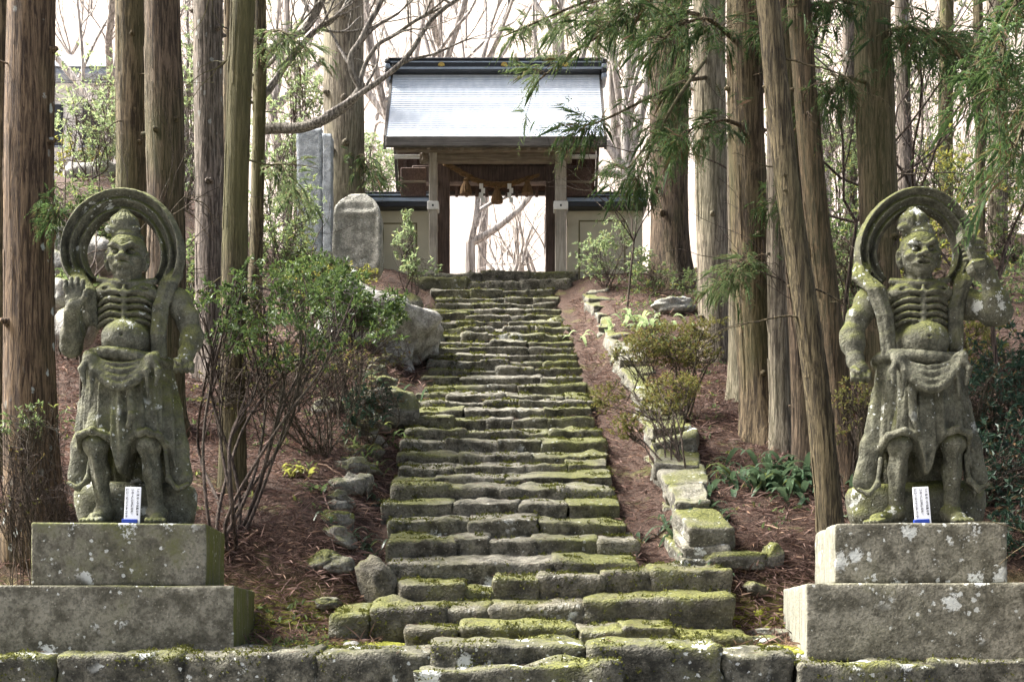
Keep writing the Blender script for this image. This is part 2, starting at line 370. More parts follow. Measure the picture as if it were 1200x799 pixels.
# ---------------------------------------------------------------- the ground
def stair_c(y): return np.interp(y, [9, 10.6, 16, 21.5], [.03, .03, -.08, -.31])
def H(x, y):
    x = np.asarray(x, float); y = np.asarray(y, float)
    b = np.interp(y, [-200, 8.6, 8.85, 9.02, 9.14, 10.15, 10.45, 10.9, 21.3, 22.4, 30, 38, 150, 190, 900], [-1.25, -1.25, -1.2, -.05, -.01, .1, .36, .82, 5.75, 6.3, 6.6, 8.5, 96, 104, 120])
    up = np.clip((y-10.2)/.8, 0, 1)*np.clip((24-y)/2.5, 0, 1)
    dx = x-stair_c(y)
    left = np.clip((-dx-1.25)/.5, 0, 1); right = np.clip((dx-1.5)/.15, 0, 1)
    b = b+up*(left*(.22+.03*np.clip(-dx-1.5, 0, 6))+right*(.12+.05*np.clip(dx-1.6, 0, 6)))
    ditch = np.exp(-((np.abs(dx)-1.18)/.2)**2); b = b-up*ditch*.16
    b = b-up*.25*(np.abs(dx) < 1.0)
    b = b+1.5*np.clip((-x-3.6)/2.5, 0, 1)*np.clip((y-14)/5, 0, 1)*np.clip((44-y)/10, 0, 1)+.5*np.clip((x-3)/3, 0, 1)*np.clip((y-13)/5, 0, 1)*np.clip((44-y)/10, 0, 1)
    q = np.stack([x, y, 0*x], -1)
    rough = .05*fbm(q*1.1, 3, 3)+.02*fbm(q*6, 2, 4)
    far = np.clip((y-35)/40, 0, 1)
    return b+rough*np.clip(.25+up, 0, 1)*(np.abs(dx) > -1)+far*(5*fbm(q*.03, 3, 8))+.8*fbm(q*.13, 2, 9)*np.clip((y-32)/10, 0, 1)
def seg(*parts): return np.unique(np.concatenate([np.arange(a, b, s) for a, b, s in parts]).round(4))
gx = seg((-420, -80, 40), (-80, -16, 4), (-16, -7, .5), (-7, 7, .12), (7, 16, .5), (16, 80, 4), (80, 421, 40))
gy = seg((-60, 8, 8), (8, 8.3, .15), (8.3, 14, .09), (14, 24, .16), (24, 44, .7), (44, 200, 5), (200, 901, 100))
GX, GY = np.meshgrid(gx, gy, indexing='ij'); GZ = H(GX, GY)
mb = MB(); ny = len(gy); I = np.arange(len(gx)-1)[:, None]*ny; J = np.arange(ny-1)[None]
mb.add(np.stack([GX, GY, GZ], -1).reshape(-1, 3), np.stack([I+J, I+ny+J, I+ny+J+1, I+J+1], -1).reshape(-1, 4))
m = NT('forest_floor'); p = m.pos(); s_ = m.sep(p)
n1 = m.noise(p, 5, 5, .65); n2 = m.noise(m.map(p, (1, .5, 1)), 60, 4, .75, 1.2); n3 = m.noise(p, 1.1, 3)
c = m.mix(m.rng(n2, .35, .7), (.028, .016, .011), (.15, .09, .065)); c = m.mix(m.rng(n1, .5, .75, 0, .6), c, (.05, .034, .025))
c = m.mix(m.rng(m.voro(p, 38), .08, .16, .5, 0), c, (.3, .2, .15))
terr = m.math('MULTIPLY', m.math('MULTIPLY', m.rng(s_[1], 10.7, 10.1), m.rng(s_[1], 9.05, 9.2)), m.rng(m.noise(p, 3.1, 4, .7), .34, .48))
c = m.mix(terr, c, m.mix(n2, (.15, .165, .02), (.3, .3, .05)))
c = m.mix(m.math('MULTIPLY', m.rng(m.noise(m.map(p, (1, 1, 1), (4, 2, 1)), 1.7, 4, .7), .58, .68), m.rng(s_[1], 30, 20, 0, .6)), c, m.mix(n2, (.07, .085, .02), (.16, .16, .04)))
c = m.mix(m.math('MULTIPLY', m.rng(s_[1], 9.25, 9.1), m.rng(n1, .3, .5)), c, m.mix(n2, (.1, .1, .1), (.34, .34, .33)))
dry = m.mix(m.rng(m.noise(p, .6, 4), .35, .65), (.3, .25, .215), (.46, .4, .35))  # pale tone beyond the gate: overexposed sunlit hillside painted into the ground colour
c = m.mix(m.rng(s_[1], 23, 30), c, dry)
M['floor'] = m.out(c, .95, m.bump(m.math('ADD', n1, n2), .9, .04))
tag(mb.build('ground', M['floor'], None, True), 'reddish brown forest floor of cedar litter on the slope', None, None, 'structure')

# ---------------------------------------------------------------- the stone stairs
ST = thing('stone_stairway', 'long mossy stone stairway of uneven steps climbing to the temple gate', 'stairs', (0, 10.4, .3))
rowpy = [655, 631, 610, 588, 571, 558, 545, 531, 516, 503, 490, 479, 469, 461, 451.5, 441.5, 432, 423, 414.5, 406, 398, 391, 383.5, 375.5, 369, 362, 355.5, 348, 339.5]
pyL = ([339, 384, 415, 441, 461, 479, 514, 545, 571, 610, 655], [508, 513, 506, 499, 491, 480, 473, 464, 459, 451, 457])
pyR = ([339, 369, 415, 457, 500, 545, 571, 610, 631, 655], [649, 659, 672, 688, 699, 711, 719, 733, 740, 752])
nrow = len(rowpy); rowY = np.linspace(10.6, 21.5, nrow)
sd = 100
STO = ST.location
for r in range(nrow):
    Y = rowY[r]; py = rowpy[r]; z = Z_(py, Y)
    x0 = X_(np.interp(py, *pyL), Y)+random.uniform(-.06, .05); x1 = X_(np.interp(py, *pyR), Y)+random.uniform(-.05, .06)
    k = random.choice([3, 4, 4, 5, 5]) if r else 2
    w = np.array([random.uniform(.55, 1.6) for _ in range(k)]); w = w/w.sum()*(x1-x0); e = x0+np.concatenate([[0], np.cumsum(w)])
    zb = Z_(rowpy[r-1], rowY[r-1]) if r else z-.2
    hz = (z-zb)/2+.04
    for i in range(k):
        sd += 1; hx = (e[i+1]-e[i])/2
        dz = random.gauss(0, .012); tilt = random.gauss(0, .022)
        c = ((e[i]+e[i+1])/2, Y+.27+random.gauss(0, .022), z-hz+dz+.045)
        stone('stone', (c[0]-STO[0], c[1]-STO[1], c[2]-STO[2]), (hx+.008, .29, hz), sd, M['step'], ST, (max(8, int(hx*(46 if r < 14 else 28))), 6, 7 if r < 14 else 6), random.uniform(.014, .03), .04, (.21+random.gauss(0, .035), tilt, random.gauss(0, .025)), 4.6)
# the four broad steps at the foot and the upper threshold
def slabrow(parent, Y, items, hz, dep, mat, tilt=-.06, n=(9, 6, 5), amp=.028):
    global sd
    for (a, b, py) in items:
        sd += 1; z = Z_(py, Y); x0, x1 = X_(a, Y), X_(b, Y); L = parent.location
        stone('stone', ((x0+x1)/2-L[0], Y+dep+random.gauss(0, .02)-L[1], z-hz+dep*max(tilt, 0)*.8-L[2]), ((x1-x0)/2+.006, dep, hz), sd, mat, parent, (max(8, int((x1-x0)*20)), 8, 8), random.uniform(.025, .045), amp*1.35, (tilt+random.gauss(0, .02), random.gauss(0, .014), random.gauss(0, .02)), 3.9)
slabrow(ST, 10.18, [(466, 545, 682), (545, 582, 690), (580, 632, 675), (630, 708, 672), (706, 767, 669), (764, 857, 665)], .15, .3, M['slab'], .13)
slabrow(ST, 9.78, [(386, 434, 716), (434, 522, 709), (520, 573, 711), (572, 687, 708), (686, 863, 700)], .15, .3, M['slab'], .15)
slabrow(ST, 9.42, [(471, 537, 735), (536, 678, 731), (677, 729, 736), (728, 792, 731), (793, 884, 742)], .12, .28, M['slab'], .13)
slabrow(ST, 22.0, [(478, 548, 324), (547, 610, 329), (609, 668, 325)], .16, .3, M['step'], .03)
slabrow(ST, 22.35, [(492, 566, 318), (565, 622, 317), (621, 678, 317.5)], .12, .4, M['step'], .03)
# retaining wall at the front edge of the terrace
RW = thing('retaining_wall', 'low front retaining wall of lichened stone blocks below the statues', 'wall', (0, 8.6, -.6))
slabrow(RW, 8.72, [(-80, 62, 769), (65, 212, 766), (214, 369, 764), (368, 506, 764), (504, 690, 753), (689, 843, 754), (845, 932, 766), (931, 1094, 778), (1097, 1290, 772)], .18, .24, M['kerb'], .09, (9, 6, 7), .035)
slabrow(RW, 8.76, [(-60, 130, 832), (132, 330, 830), (331, 500, 831), (501, 720, 833), (721, 930, 830), (931, 1120, 836), (1121, 1290, 832)], .3, .24, M['kerb'], 0, (9, 5, 8), .04)
slabrow(RW, 8.2, [(484, 726, 782)], .3, .26, M['kerb'], .07, (9, 6, 8), .035)
slabrow(RW, 7.9, [(455, 760, 840)], .35, .26, M['kerb'], -.03, (9, 5, 6), .035)

# dry stone wall to the right of the stairs
DW = thing('dry_stone_wall', 'pale dry stone wall lining the right side of the stairs', 'wall', (1.4, 10.8, .8))
Lw = DW.location; sd = 900
def wall_x(y): return np.interp(y, [10.6, 12.5, 14.5, 17, 19.5, 21.2], [1.36, 1.42, 1.42, 1.3, 1.2, 1.13])
y = 10.7
while y < 21.1:
    ln = random.uniform(.4, .8); yc = y+ln/2; zt = np.interp(yc, [10.6, 21.5], [.93, 5.93])+random.gauss(0, .025); z = zt
    for lay in range(3):
        hh = random.uniform(.06, .1); sd += 1
        stone('stone', (wall_x(yc)+.24+random.gauss(0, .025)-Lw[0], yc+random.gauss(0, .04)*lay-Lw[1], z-hh-Lw[2]), (random.uniform(.16, .23), ln/2+.07, hh), sd, M['drywall'], DW, (6, 9, 6), .018, .05, (.36+random.gauss(0, .06), random.gauss(0, .06), random.gauss(0, .1)), 4.5)
        z -= hh*2-.012
        if z < zt-.55: break
    y += ln*.94
# rough kerb of field stones on the left of the stairs
LK = thing('stone_edging', 'broken line of mossy field stones edging the left side of the stairs', 'edging', (-1.5, 10.7, .7)); Lw = LK.location
for k in range(30):
    y = 10.7+k*.25+random.uniform(-.08, .08); sd += 1
    x = -1.42-random.uniform(0, .22)-(.15 if k > 14 else 0); z = H(x-.15, y)-.05
    rock('stone', (x-Lw[0], y-Lw[1], z-.04-Lw[2]), (random.uniform(.07, .17), random.uniform(.08, .2), random.uniform(.05, .12)), sd, M['rock'] if random.random() < .75 else M['drywall'], LK, 9, .5, (random.uniform(-.3, .3), random.uniform(-.3, .3), random.uniform(0, 6)))

# loose rocks
def lone(px, py, Y, h, seed, label, mat='rock', rot=(0, 0, 0), amp=.28, n=12):
    p = W(px, py, Y); p[2] = min(p[2], float(H(p[0], p[1]))+h[2]*.55); return tag(rock('rock', p, h, seed, M[mat], None, n, amp, rot), label, 'rock')
lone(446, 655, 10.45, (.12, .2, .3), 11, 'grey tilted slab leaning at the left foot of the main stairs', 'slab', (.2, -.4, .5), .15)
lone(331, 612, 11.4, (.125, .12, .1), 12, 'round mossy rock on the litter slope right of the slender mossy cedar')
lone(362, 641, 10.95, (.12, .11, .085), 13, 'yellow green mossy rock below the round one on the left slope', 'rock', (.1, .3, .2))
lone(398, 658, 10.7, (.13, .13, .08), 14, 'flat mossy rock half buried left of the tilted slab')
lone(300, 637, 10.9, (.05, .05, .04), 15, 'small mossy rock at the foot of the thicket', 'rock')
lone(384, 676, 10.4, (.1, .1, .05), 16, 'low mossy stone below the tilted slab', 'rock')
lone(414, 752, 9.3, (.07, .06, .045), 17, 'small grey stone on the moss by the bottom steps', 'pale_rock')
lone(435, 753, 9.25, (.055, .05, .035), 18, 'smallest brown stone on the moss by the bottom steps', 'rock')
lone(858, 657, 10.75, (.3, .2, .085), 19, 'wide flat mossy rock right of the lower stairs', 'rock', (0, .05, .1))
lone(905, 652, 10.75, (.09, .1, .11), 20, 'upright mossy rock at the end of the wide flat rock', 'rock')
lone(861, 628, 11.3, (.12, .1, .05), 21, 'low mossy rock under the small broad leaved plant', 'rock')
lone(862, 641, 11.05, (.085, .08, .08), 22, 'small round mossy rock behind the wide flat rock', 'rock')
lone(886, 664, 10.5, (.1, .09, .06), 23, 'dark angular stone in front of the wide flat rock', 'slab', (.2, .3, .4), .2)
lone(896, 728, 9.75, (.16, .14, .04), 24, 'flat lichened stone in the moss beside the right pedestal', 'kerb')
lone(905, 706, 10.1, (.2, .14, .05), 25, 'low flat stone between the steps and the right pedestal', 'rock')
lone(438, 392, 17.3, (.74, .75, .55), 31, 'huge pale boulder on the left bank below the round topped stele', 'pale_rock', (.2, .35, .3), .5, 26)
lone(490, 380, 18.0, (.3, .35, .2), 32, 'pale rock beside the upper stairs on the left', 'pale_rock', (.1, .2, .4))
lone(505, 362, 18.8, (.22, .25, .16), 33, 'mossy rock touching the upper stairs on the left', 'rock')
lone(478, 350, 19.5, (.2, .2, .24), 34, 'grey rock wedged above the huge pale boulder', 'drywall', (.1, .4, .2))
lone(455, 470, 14.6, (.32, .35, .24), 35, 'dark mossy rock jutting beside the middle of the stairs', 'rock', (.1, 0, .3))
lone(405, 545, 13.0, (.22, .2, .14), 36, 'pale rock on the left bank above the stone edging', 'drywall')
lone(385, 465, 13.9, (.17, .15, .11), 37, 'mossy rock under the thicket on the left bank', 'rock')
lone(790, 345, 19.0, (.3, .25, .13), 38, 'flat pale rock near the foot of the reddish cedar', 'pale_rock')
lone(652, 366, 19.9, (.16, .2, .12), 39, 'dark block beside the upper stairs on the right', 'slab', (0, 0, .1), .12)
# stones of the old wall behind the left statue
for k, (px, py, Y, a, b) in enumerate([(100, 205, 22, .34, .2), (122, 207, 22, .24, .24), (80, 290, 17, .3, .22), (72, 350, 14.5, .22, .18), (88, 385, 14.2, .2, .22), (110, 300, 16.6, .26, .2), (64, 315, 16, .2, .2)]):
    tag(rock('rock', W(px, py, Y), (a, .25, b), 60+k, M['pale_rock'], None, 8, .18, (0, .1*k, .3*k)), ['broad pale block in the far wall left of the double cedars', 'narrow pale block touching the far left twin cedar', 'pale rock seen left of the left statue halo', 'pale rock right of the leftmost cedar at raised hand height', 'pale rock behind the raised elbow of the left statue', 'pale rock seen through the left statue halo', 'small pale rock against the leftmost cedar'][k], 'rock')

# moss cushions and fallen needles caught on the steps
mb = MB(); nb_ = MB(); rs = np.random.default_rng(9)
for root in (ST, RW):
    for o in root.children:
        me = o.data; n = len(me.polygons); C = np.zeros(n*3); N_ = np.zeros(n*3); A_ = np.zeros(n)
        me.polygons.foreach_get('center', C); me.polygons.foreach_get('normal', N_); me.polygons.foreach_get('area', A_); C = C.reshape(-1, 3); N_ = N_.reshape(-1, 3)
        Rm = np.array(o.rotation_euler.to_matrix()); C = C@Rm.T+np.array(o.location)+np.array(root.location); N_ = N_@Rm.T
        near = C[:, 1].mean() < 15; k = int((160 if near else 60)*(1 if root is ST else 1.6))
        vis = (N_[:, 2] > .25) | ((N_[:, 1] < -.5) & (N_[:, 2] > -.2)); pr = A_*vis*np.where(N_[:, 2] > .25, 1, .5); idx = rs.choice(n, k*3, p=pr/pr.sum()); r_ = np.sqrt(A_[idx])[:, None]*.6
        P = C[idx]+rs.uniform(-1, 1, (k*3, 3))*r_*(1-np.abs(N_[idx])); q = fbm(P*4.5, 3, 21)+.25*np.clip(np.abs(P[:, 0]+.05)-.55, -.4, .5)
        ok = np.argsort(-q)[:k]; ok = ok[q[ok] > .04]; P, Nn = P[ok], N_[idx][ok]; m_ = len(P)
        if m_:
            P = np.repeat(P, 3, 0)+rs.normal(0, .008, (m_*3, 3)); Nn = np.repeat(Nn, 3, 0); D = Nn+rs.normal(0, .7, (m_*3, 3)); L_ = rs.uniform(.012, .028, m_*3)*(1 if near else 1.5)
            leaves(mb, P-Nn*.004, D, Nn+rs.normal(0, .5, (m_*3, 3)), L_, L_*.6, .2, .3)
        t = np.where(N_[:, 2] > .7)[0]
        if len(t):
            kk = 9; P = C[rs.choice(t, kk)]+np.array([0, 0, .008]); D = rs.normal(size=(kk, 3)); D[:, 2] *= .1; leaves(nb_, P, D, np.tile([0, 0, 1.], (kk, 1)), rs.uniform(.04, .13, kk), .006, .1, .05)
M['moss_tuft'] = mat_leaf('moss_tuft', (.04, .046, .01), (.15, .155, .038), .2, .9, .1)
tag(mb.build('step_moss', M['moss_tuft']), 'olive moss tufts growing on the stair and wall stones', None, None, 'stuff')
tag(nb_.build('step_needles', M['litter']), 'fallen cedar needles caught on the stone steps', None, None, 'stuff')
# gravel strips on the terrace edge, moss cushions and cedar litter
mb = MB(); oc = np.array([(1,0,0),(-1,0,0),(0,1,0),(0,-1,0),(0,0,1),(0,0,-1)], float); of = np.array([(0,2,4),(2,1,4),(1,3,4),(3,0,4),(2,0,5),(1,2,5),(3,1,5),(0,3,5)])
gx_ = np.where(RNG.random(2600) < .5, RNG.uniform(-3.8, -1.2, 2600), RNG.uniform(1.5, 3.9, 2600)); gy_ = 9.03+np.abs(RNG.normal(0, .12, 2600)); gz_ = H(gx_, gy_)
for x, y, z in zip(gx_, gy_, gz_):
    r = random.uniform(.008, .02)
    mb.add(oc*np.array([r, r, r*.7])*(1+.3*np.random.rand(6, 1))+np.array([x, y, z+r*.3]), of)
tag(mb.build('gravel', M['gravel']), 'grey gravel strip along the terrace edge before the pedestals', None, None, 'stuff')
def scatter(n, x0, x1, y0, y1):
    x = RNG.uniform(x0, x1, n); y = RNG.uniform(y0, y1, n); return np.stack([x, y, H(x, y)], 1)
mb = MB()
for (n, a) in ((5000, (6, 10, 9.5, 18)), (5000, (-10, -6, 9.5, 18)), (34000, (-6, -1.25, 10.0, 17)), (26000, (1.65, 6, 10.0, 17)), (5000, (-7, -1.4, 16, 22)), (6000, (1.5, 6, 16, 22)), (3500, (.98, 1.5, 10.4, 21)), (1500, (-1.6, -1.1, 10.4, 20)), (4500, (-3.2, -1, 9.75, 10.9)), (3500, (1.5, 2.7, 9.75, 10.9)), (700, (-3.4, -1, 9.3, 9.8)), (500, (1.2, 2.6, 9.3, 9.8))):
    P = scatter(n, *a)
    if a[1] == 1.5:
        P = P[(P[:, 0] > stair_c(P[:, 1])+.98) & (P[:, 0] < wall_x(P[:, 1]))]
    n = len(P); D = rdir(n); D[:, 2] *= .35; N_ = rdir(n, 1.5); P[:, 2] += RNG.uniform(.0, .035, n)
    leaves(mb, P, D, N_, RNG.uniform(.04, .2, n)**1.0, RNG.uniform(.004, .014, n), .2, .12)
rs = np.random.default_rng(5)
for k in range(330):
    x = rs.choice([rs.uniform(-5, -1.5), rs.uniform(1.7, 5)]); y = rs.uniform(10.1, 18); a = rs.random()*6.28; L_ = rs.uniform(.12, .6); q = np.linspace(-.5, .5, 5); px_ = x+np.cos(a)*L_*q; py_ = y+np.sin(a)*L_*q+rs.normal(0, .012, 5)
    tube(mb, np.stack([px_, py_, H(px_, py_)+.025+rs.random(5)*.02], 1), np.linspace(rs.uniform(.004, .011), .003, 5), 4, False)
tag(mb.build('cedar_litter', M['litter']), 'reddish brown fallen cedar sprigs covering the slopes', None, None, 'stuff')
mb = MB()
CUSH = [rock_verts((1, 1, .45), 300+k, 2, .3) for k in range(40)]
for (x0, x1, y0, y1, n) in ((-2.1, -.8, 9.15, 9.8, 900), (.9, 2.1, 9.12, 9.7, 900), (1.6, 2.2, 9.7, 10.4, 200), (-2.0, -1.4, 9.8, 10.3, 80)):
    X = RNG.uniform(x0, x1, n); Y_ = RNG.uniform(y0, y1, n); Zh = H(X, Y_)
    for k in range(n):
        r = random.uniform(.015, .045); V, F = CUSH[k % 40]; mb.add(V*r+np.array([X[k], Y_[k], Zh[k]]), F)
tag(mb.build('moss', M['moss'], None, True), 'bright yellow green moss cushions on the terrace', None, None, 'stuff')

# ---------------------------------------------------------------- guardian statues (sculpted as distance fields, then meshed)
class Field:
    def __init__(s, lo, hi, h):
        s.h = h; s.lo = np.array(lo, float); s.n = np.ceil((np.array(hi)-s.lo)/h).astype(int)+1
        s.ax = [s.lo[i]+h*np.arange(s.n[i]) for i in range(3)]; s.F = np.full(s.n, .5, np.float32)
    def sl(s, lo, hi, k):
        m = k*1.5+3*s.h
        a = np.clip(np.floor((np.array(lo)-m-s.lo)/s.h).astype(int), 0, s.n-1); b = np.clip(np.ceil((np.array(hi)+m-s.lo)/s.h).astype(int)+1, 1, s.n)
        S = tuple(slice(i, j) for i, j in zip(a, b))
        x, y, z = (s.ax[i][S[i]] for i in range(3)); return S, x[:, None, None], y[None, :, None], z[None, None, :]
    def put(s, S, d, k, op='u'):
        A = s.F[S]; d = d.astype(np.float32)
        if op == 'u':
            h = np.clip(.5+.5*(A-d)/k, 0, 1); s.F[S] = A+(d-A)*h-k*h*(1-h)
        else:
            d = -d; h = np.clip(.5-.5*(A-d)/k, 0, 1); s.F[S] = A+(d-A)*h+k*h*(1-h)
    def cone(s, a, b, ra, rb=None, k=.02, op='u', flat=None):
        rb = ra if rb is None else rb; a = np.array(a, float); b = np.array(b, float); R = max(ra, rb)
        S, x, y, z = s.sl(np.minimum(a, b)-R, np.maximum(a, b)+R, k)
        ba = b-a; L2 = max(ba@ba, 1e-9); t = np.clip(((x-a[0])*ba[0]+(y-a[1])*ba[1]+(z-a[2])*ba[2])/L2, 0, 1)
        fy = 1.0 if flat is None else 1/flat
        d = np.sqrt((x-a[0]-t*ba[0])**2+((y-a[1]-t*ba[1])*fy)**2+(z-a[2]-t*ba[2])**2)-(ra+(rb-ra)*t)
        s.put(S, d*(1 if flat is None else min(1, flat)), k, op); return s
    def ell(s, c, r, k=.02, op='u', rot=None):
        c = np.array(c, float); r = np.array(r, float); R = max(r) if rot is not None else r
        S, x, y, z = s.sl(c-R, c+R, k); q = [x-c[0], y-c[1], z-c[2]]
        if rot is not None:
            m = np.array(Matrix.Rotation(rot[0], 3, rot[1])).T; q = [m[i, 0]*q[0]+m[i, 1]*q[1]+m[i, 2]*q[2] for i in range(3)]
        k0 = np.sqrt((q[0]/r[0])**2+(q[1]/r[1])**2+(q[2]/r[2])**2); k1 = np.sqrt((q[0]/r[0]**2)**2+(q[1]/r[1]**2)**2+(q[2]/r[2]**2)**2)+1e-6
        s.put(S, k0*(k0-1)/k1, k, op); return s
    def chain(s, P, R, k=.02, op='u', flat=None):
        R = np.broadcast_to(R, (len(P),))
        for i in range(len(P)-1): s.cone(P[i], P[i+1], R[i], R[i+1], k, op, flat)
        return s
    def all(s): return s.ax[0][:, None, None], s.ax[1][None, :, None], s.ax[2][None, None, :]
    def mesh(s):
        F = s.F; ins = F < 0; n = s.n
        c = np.zeros(n-1, np.int8)
        for i in (0, 1):
            for j in (0, 1):
                for k in (0, 1): c += ins[i:n[0]-1+i, j:n[1]-1+j, k:n[2]-1+k]
        act = (c > 0) & (c < 8); ids = np.full(n-1, -1, np.int64); A = np.argwhere(act); ids[act] = np.arange(len(A))
        acc = np.zeros((len(A), 3)); cnt = np.zeros(len(A)); quads = []
        for ax in range(3):
            o1, o2 = (ax+1) % 3, (ax+2) % 3
            for i in (0, 1):
                for j in (0, 1):
                    p = A.copy(); p[:, o1] += i; p[:, o2] += j; q = p.copy(); q[:, ax] += 1
                    f0 = F[p[:, 0], p[:, 1], p[:, 2]]; f1 = F[q[:, 0], q[:, 1], q[:, 2]]; w = (f0 < 0) != (f1 < 0)
                    t = np.where(w, f0/(f0-f1+1e-12), 0); pt = p-A; pt = pt.astype(float); pt[:, ax] += t
                    acc += pt*w[:, None]; cnt += w
            a = [slice(0, n[0]), slice(0, n[1]), slice(0, n[2])]; a[ax] = slice(0, n[ax]-1); b = list(a); b[ax] = slice(1, n[ax])
            E = np.argwhere(ins[tuple(a)] != ins[tuple(b)]); E = E[(E[:, o1] > 0) & (E[:, o2] > 0) & (E[:, o1] < n[o1]-1) & (E[:, o2] < n[o2]-1)]
            def cid(d1, d2):
                p = E.copy(); p[:, o1] -= d1; p[:, o2] -= d2; return ids[p[:, 0], p[:, 1], p[:, 2]]
            Q = np.stack([cid(1, 1), cid(0, 1), cid(0, 0), cid(1, 0)], 1)
            fl = ins[tuple(a)][E[:, 0], E[:, 1], E[:, 2]]; Q[~fl] = Q[~fl][:, ::-1]; quads.append(Q)
        V = s.lo+(A+acc/cnt[:, None])*s.h
        mb = MB(); Q = np.concatenate(quads); Q = Q[(Q >= 0).all(1)]
        fn = np.cross(V[Q[:, 2]]-V[Q[:, 0]], V[Q[:, 3]]-V[Q[:, 1]]); N = np.zeros_like(V)
        for c in range(3): N[:, c] = np.bincount(Q.ravel(), np.repeat(fn[:, c], 4), len(V))
        N /= np.linalg.norm(N, axis=1)[:, None]+1e-12
        d = .003*fbm(V*26, 2, 3)+.003*vn(V*8, 5)-.016*np.clip(fbm(V*13, 2, 9)-.34, 0, 1)      # weathered pits and worn patches
        mb.add(V+N*d[:, None], Q); return mb

def fingers_fist(f, c, out, dirs, r=.021, k=.006):
    """four curled fingers over a palm block; out = knuckle direction, dirs = row direction"""
    c = np.array(c); out = np.array(out); dirs = np.array(dirs)
    f.ell(c, (.062, .05, .055), .02)
    for i in range(4):
        a = c+dirs*(i-1.5)*.037+out*.03+np.array([0, -.03, 0]); b = a+out*.038+np.array([0, -.018, 0]); d = b+np.array([0, .03, 0])+out*.012
        f.cone(a, b, r, r*.95, k).cone(b, d, r*.95, r*.8, k)
    f.cone(c+dirs*-.06+np.array([0, -.03, 0]), c+dirs*-.02+out*.03+np.array([0, -.07, 0]), .02, .017, .008)

def face(f, c, open_mouth, turn=0.0):
    c = np.array(c)
    f.ell(c+[0, .02, .03], (.142, .15, .155), .03)                   # skull
    f.ell(c+[0, -.035, -.075], (.118, .105, .105), .04)              # jaws
    f.ell(c+[0, -.095, -.15], (.05, .045, .038), .03)                # chin
    for s in (-1, 1):
        f.ell(c+[s*.08, -.088, -.04], (.048, .045, .038), .022)      # cheekbone
        f.ell(c+[s*.055, -.13, .008], (.042, .042, .028), .01, 's') # eye socket
        f.ell(c+[s*.054, -.102, .006], (.03, .024, .02), .004)      # eyeball
        f.cone(c+[s*.012, -.15, .024], c+[s*.062, -.142, .054], .021, .021, .008)   # angry brow
        f.cone(c+[s*.062, -.142, .054], c+[s*.108, -.1, .05], .021, .012, .01)
        f.cone(c+[s*.02, -.142, -.045], c+[s*.07, -.12, -.1], .014, .011, .01)   # nasolabial fold
        f.ell(c+[s*.034, -.148, -.045], (.024, .025, .019), .006)      # nostril wing
        f.ell(c+[s*.148, .01, -.015], (.02, .035, .06), .012)        # ear
        f.ell(c+[s*.155, -.012, -.02], (.012, .016, .03), .008, 's')
        f.cone(c+[s*.145, .005, -.06], c+[s*.135, 0, -.1], .018, .016, .015)
        f.cone(c+[s*.03, -.135, .085], c+[s*.085, -.1, .085], .01, .008, .008, 's')   # forehead crease
    f.cone(c+[0, -.14, .03], c+[0, -.168, -.035], .018, .026, .014)  # nose
    f.ell(c+[0, -.182, -.038], (.028, .025, .021), .008)
    f.cone(c+[0, -.15, .052], c+[0, -.148, .085], .007, .005, .008, 's')
    if open_mouth:
        f.ell(c+[0, -.135, -.098], (.062, .034, .034), .012)
        f.ell(c+[0, -.165, -.1], (.048, .05, .02), .004, 's')
        for i in range(-2, 3): f.ell(c+[i*.017, -.142, -.087], (.009, .01, .01), .002)
    else:
        f.ell(c+[0, -.138, -.1], (.056, .03, .028), .012)
        f.chain([c+[-.055, -.145, -.118], c+[-.03, -.166, -.1], c+[0, -.17, -.095], c+[.03, -.166, -.1], c+[.055, -.145, -.118]], .011, .005, 's')
    # hair cap line
    f.chain([c+[-.142, -.03, .04], c+[-.1, -.095, .1], c+[0, -.128, .125], c+[.1, -.095, .1], c+[.142, -.03, .04]], .007, .006, 's')

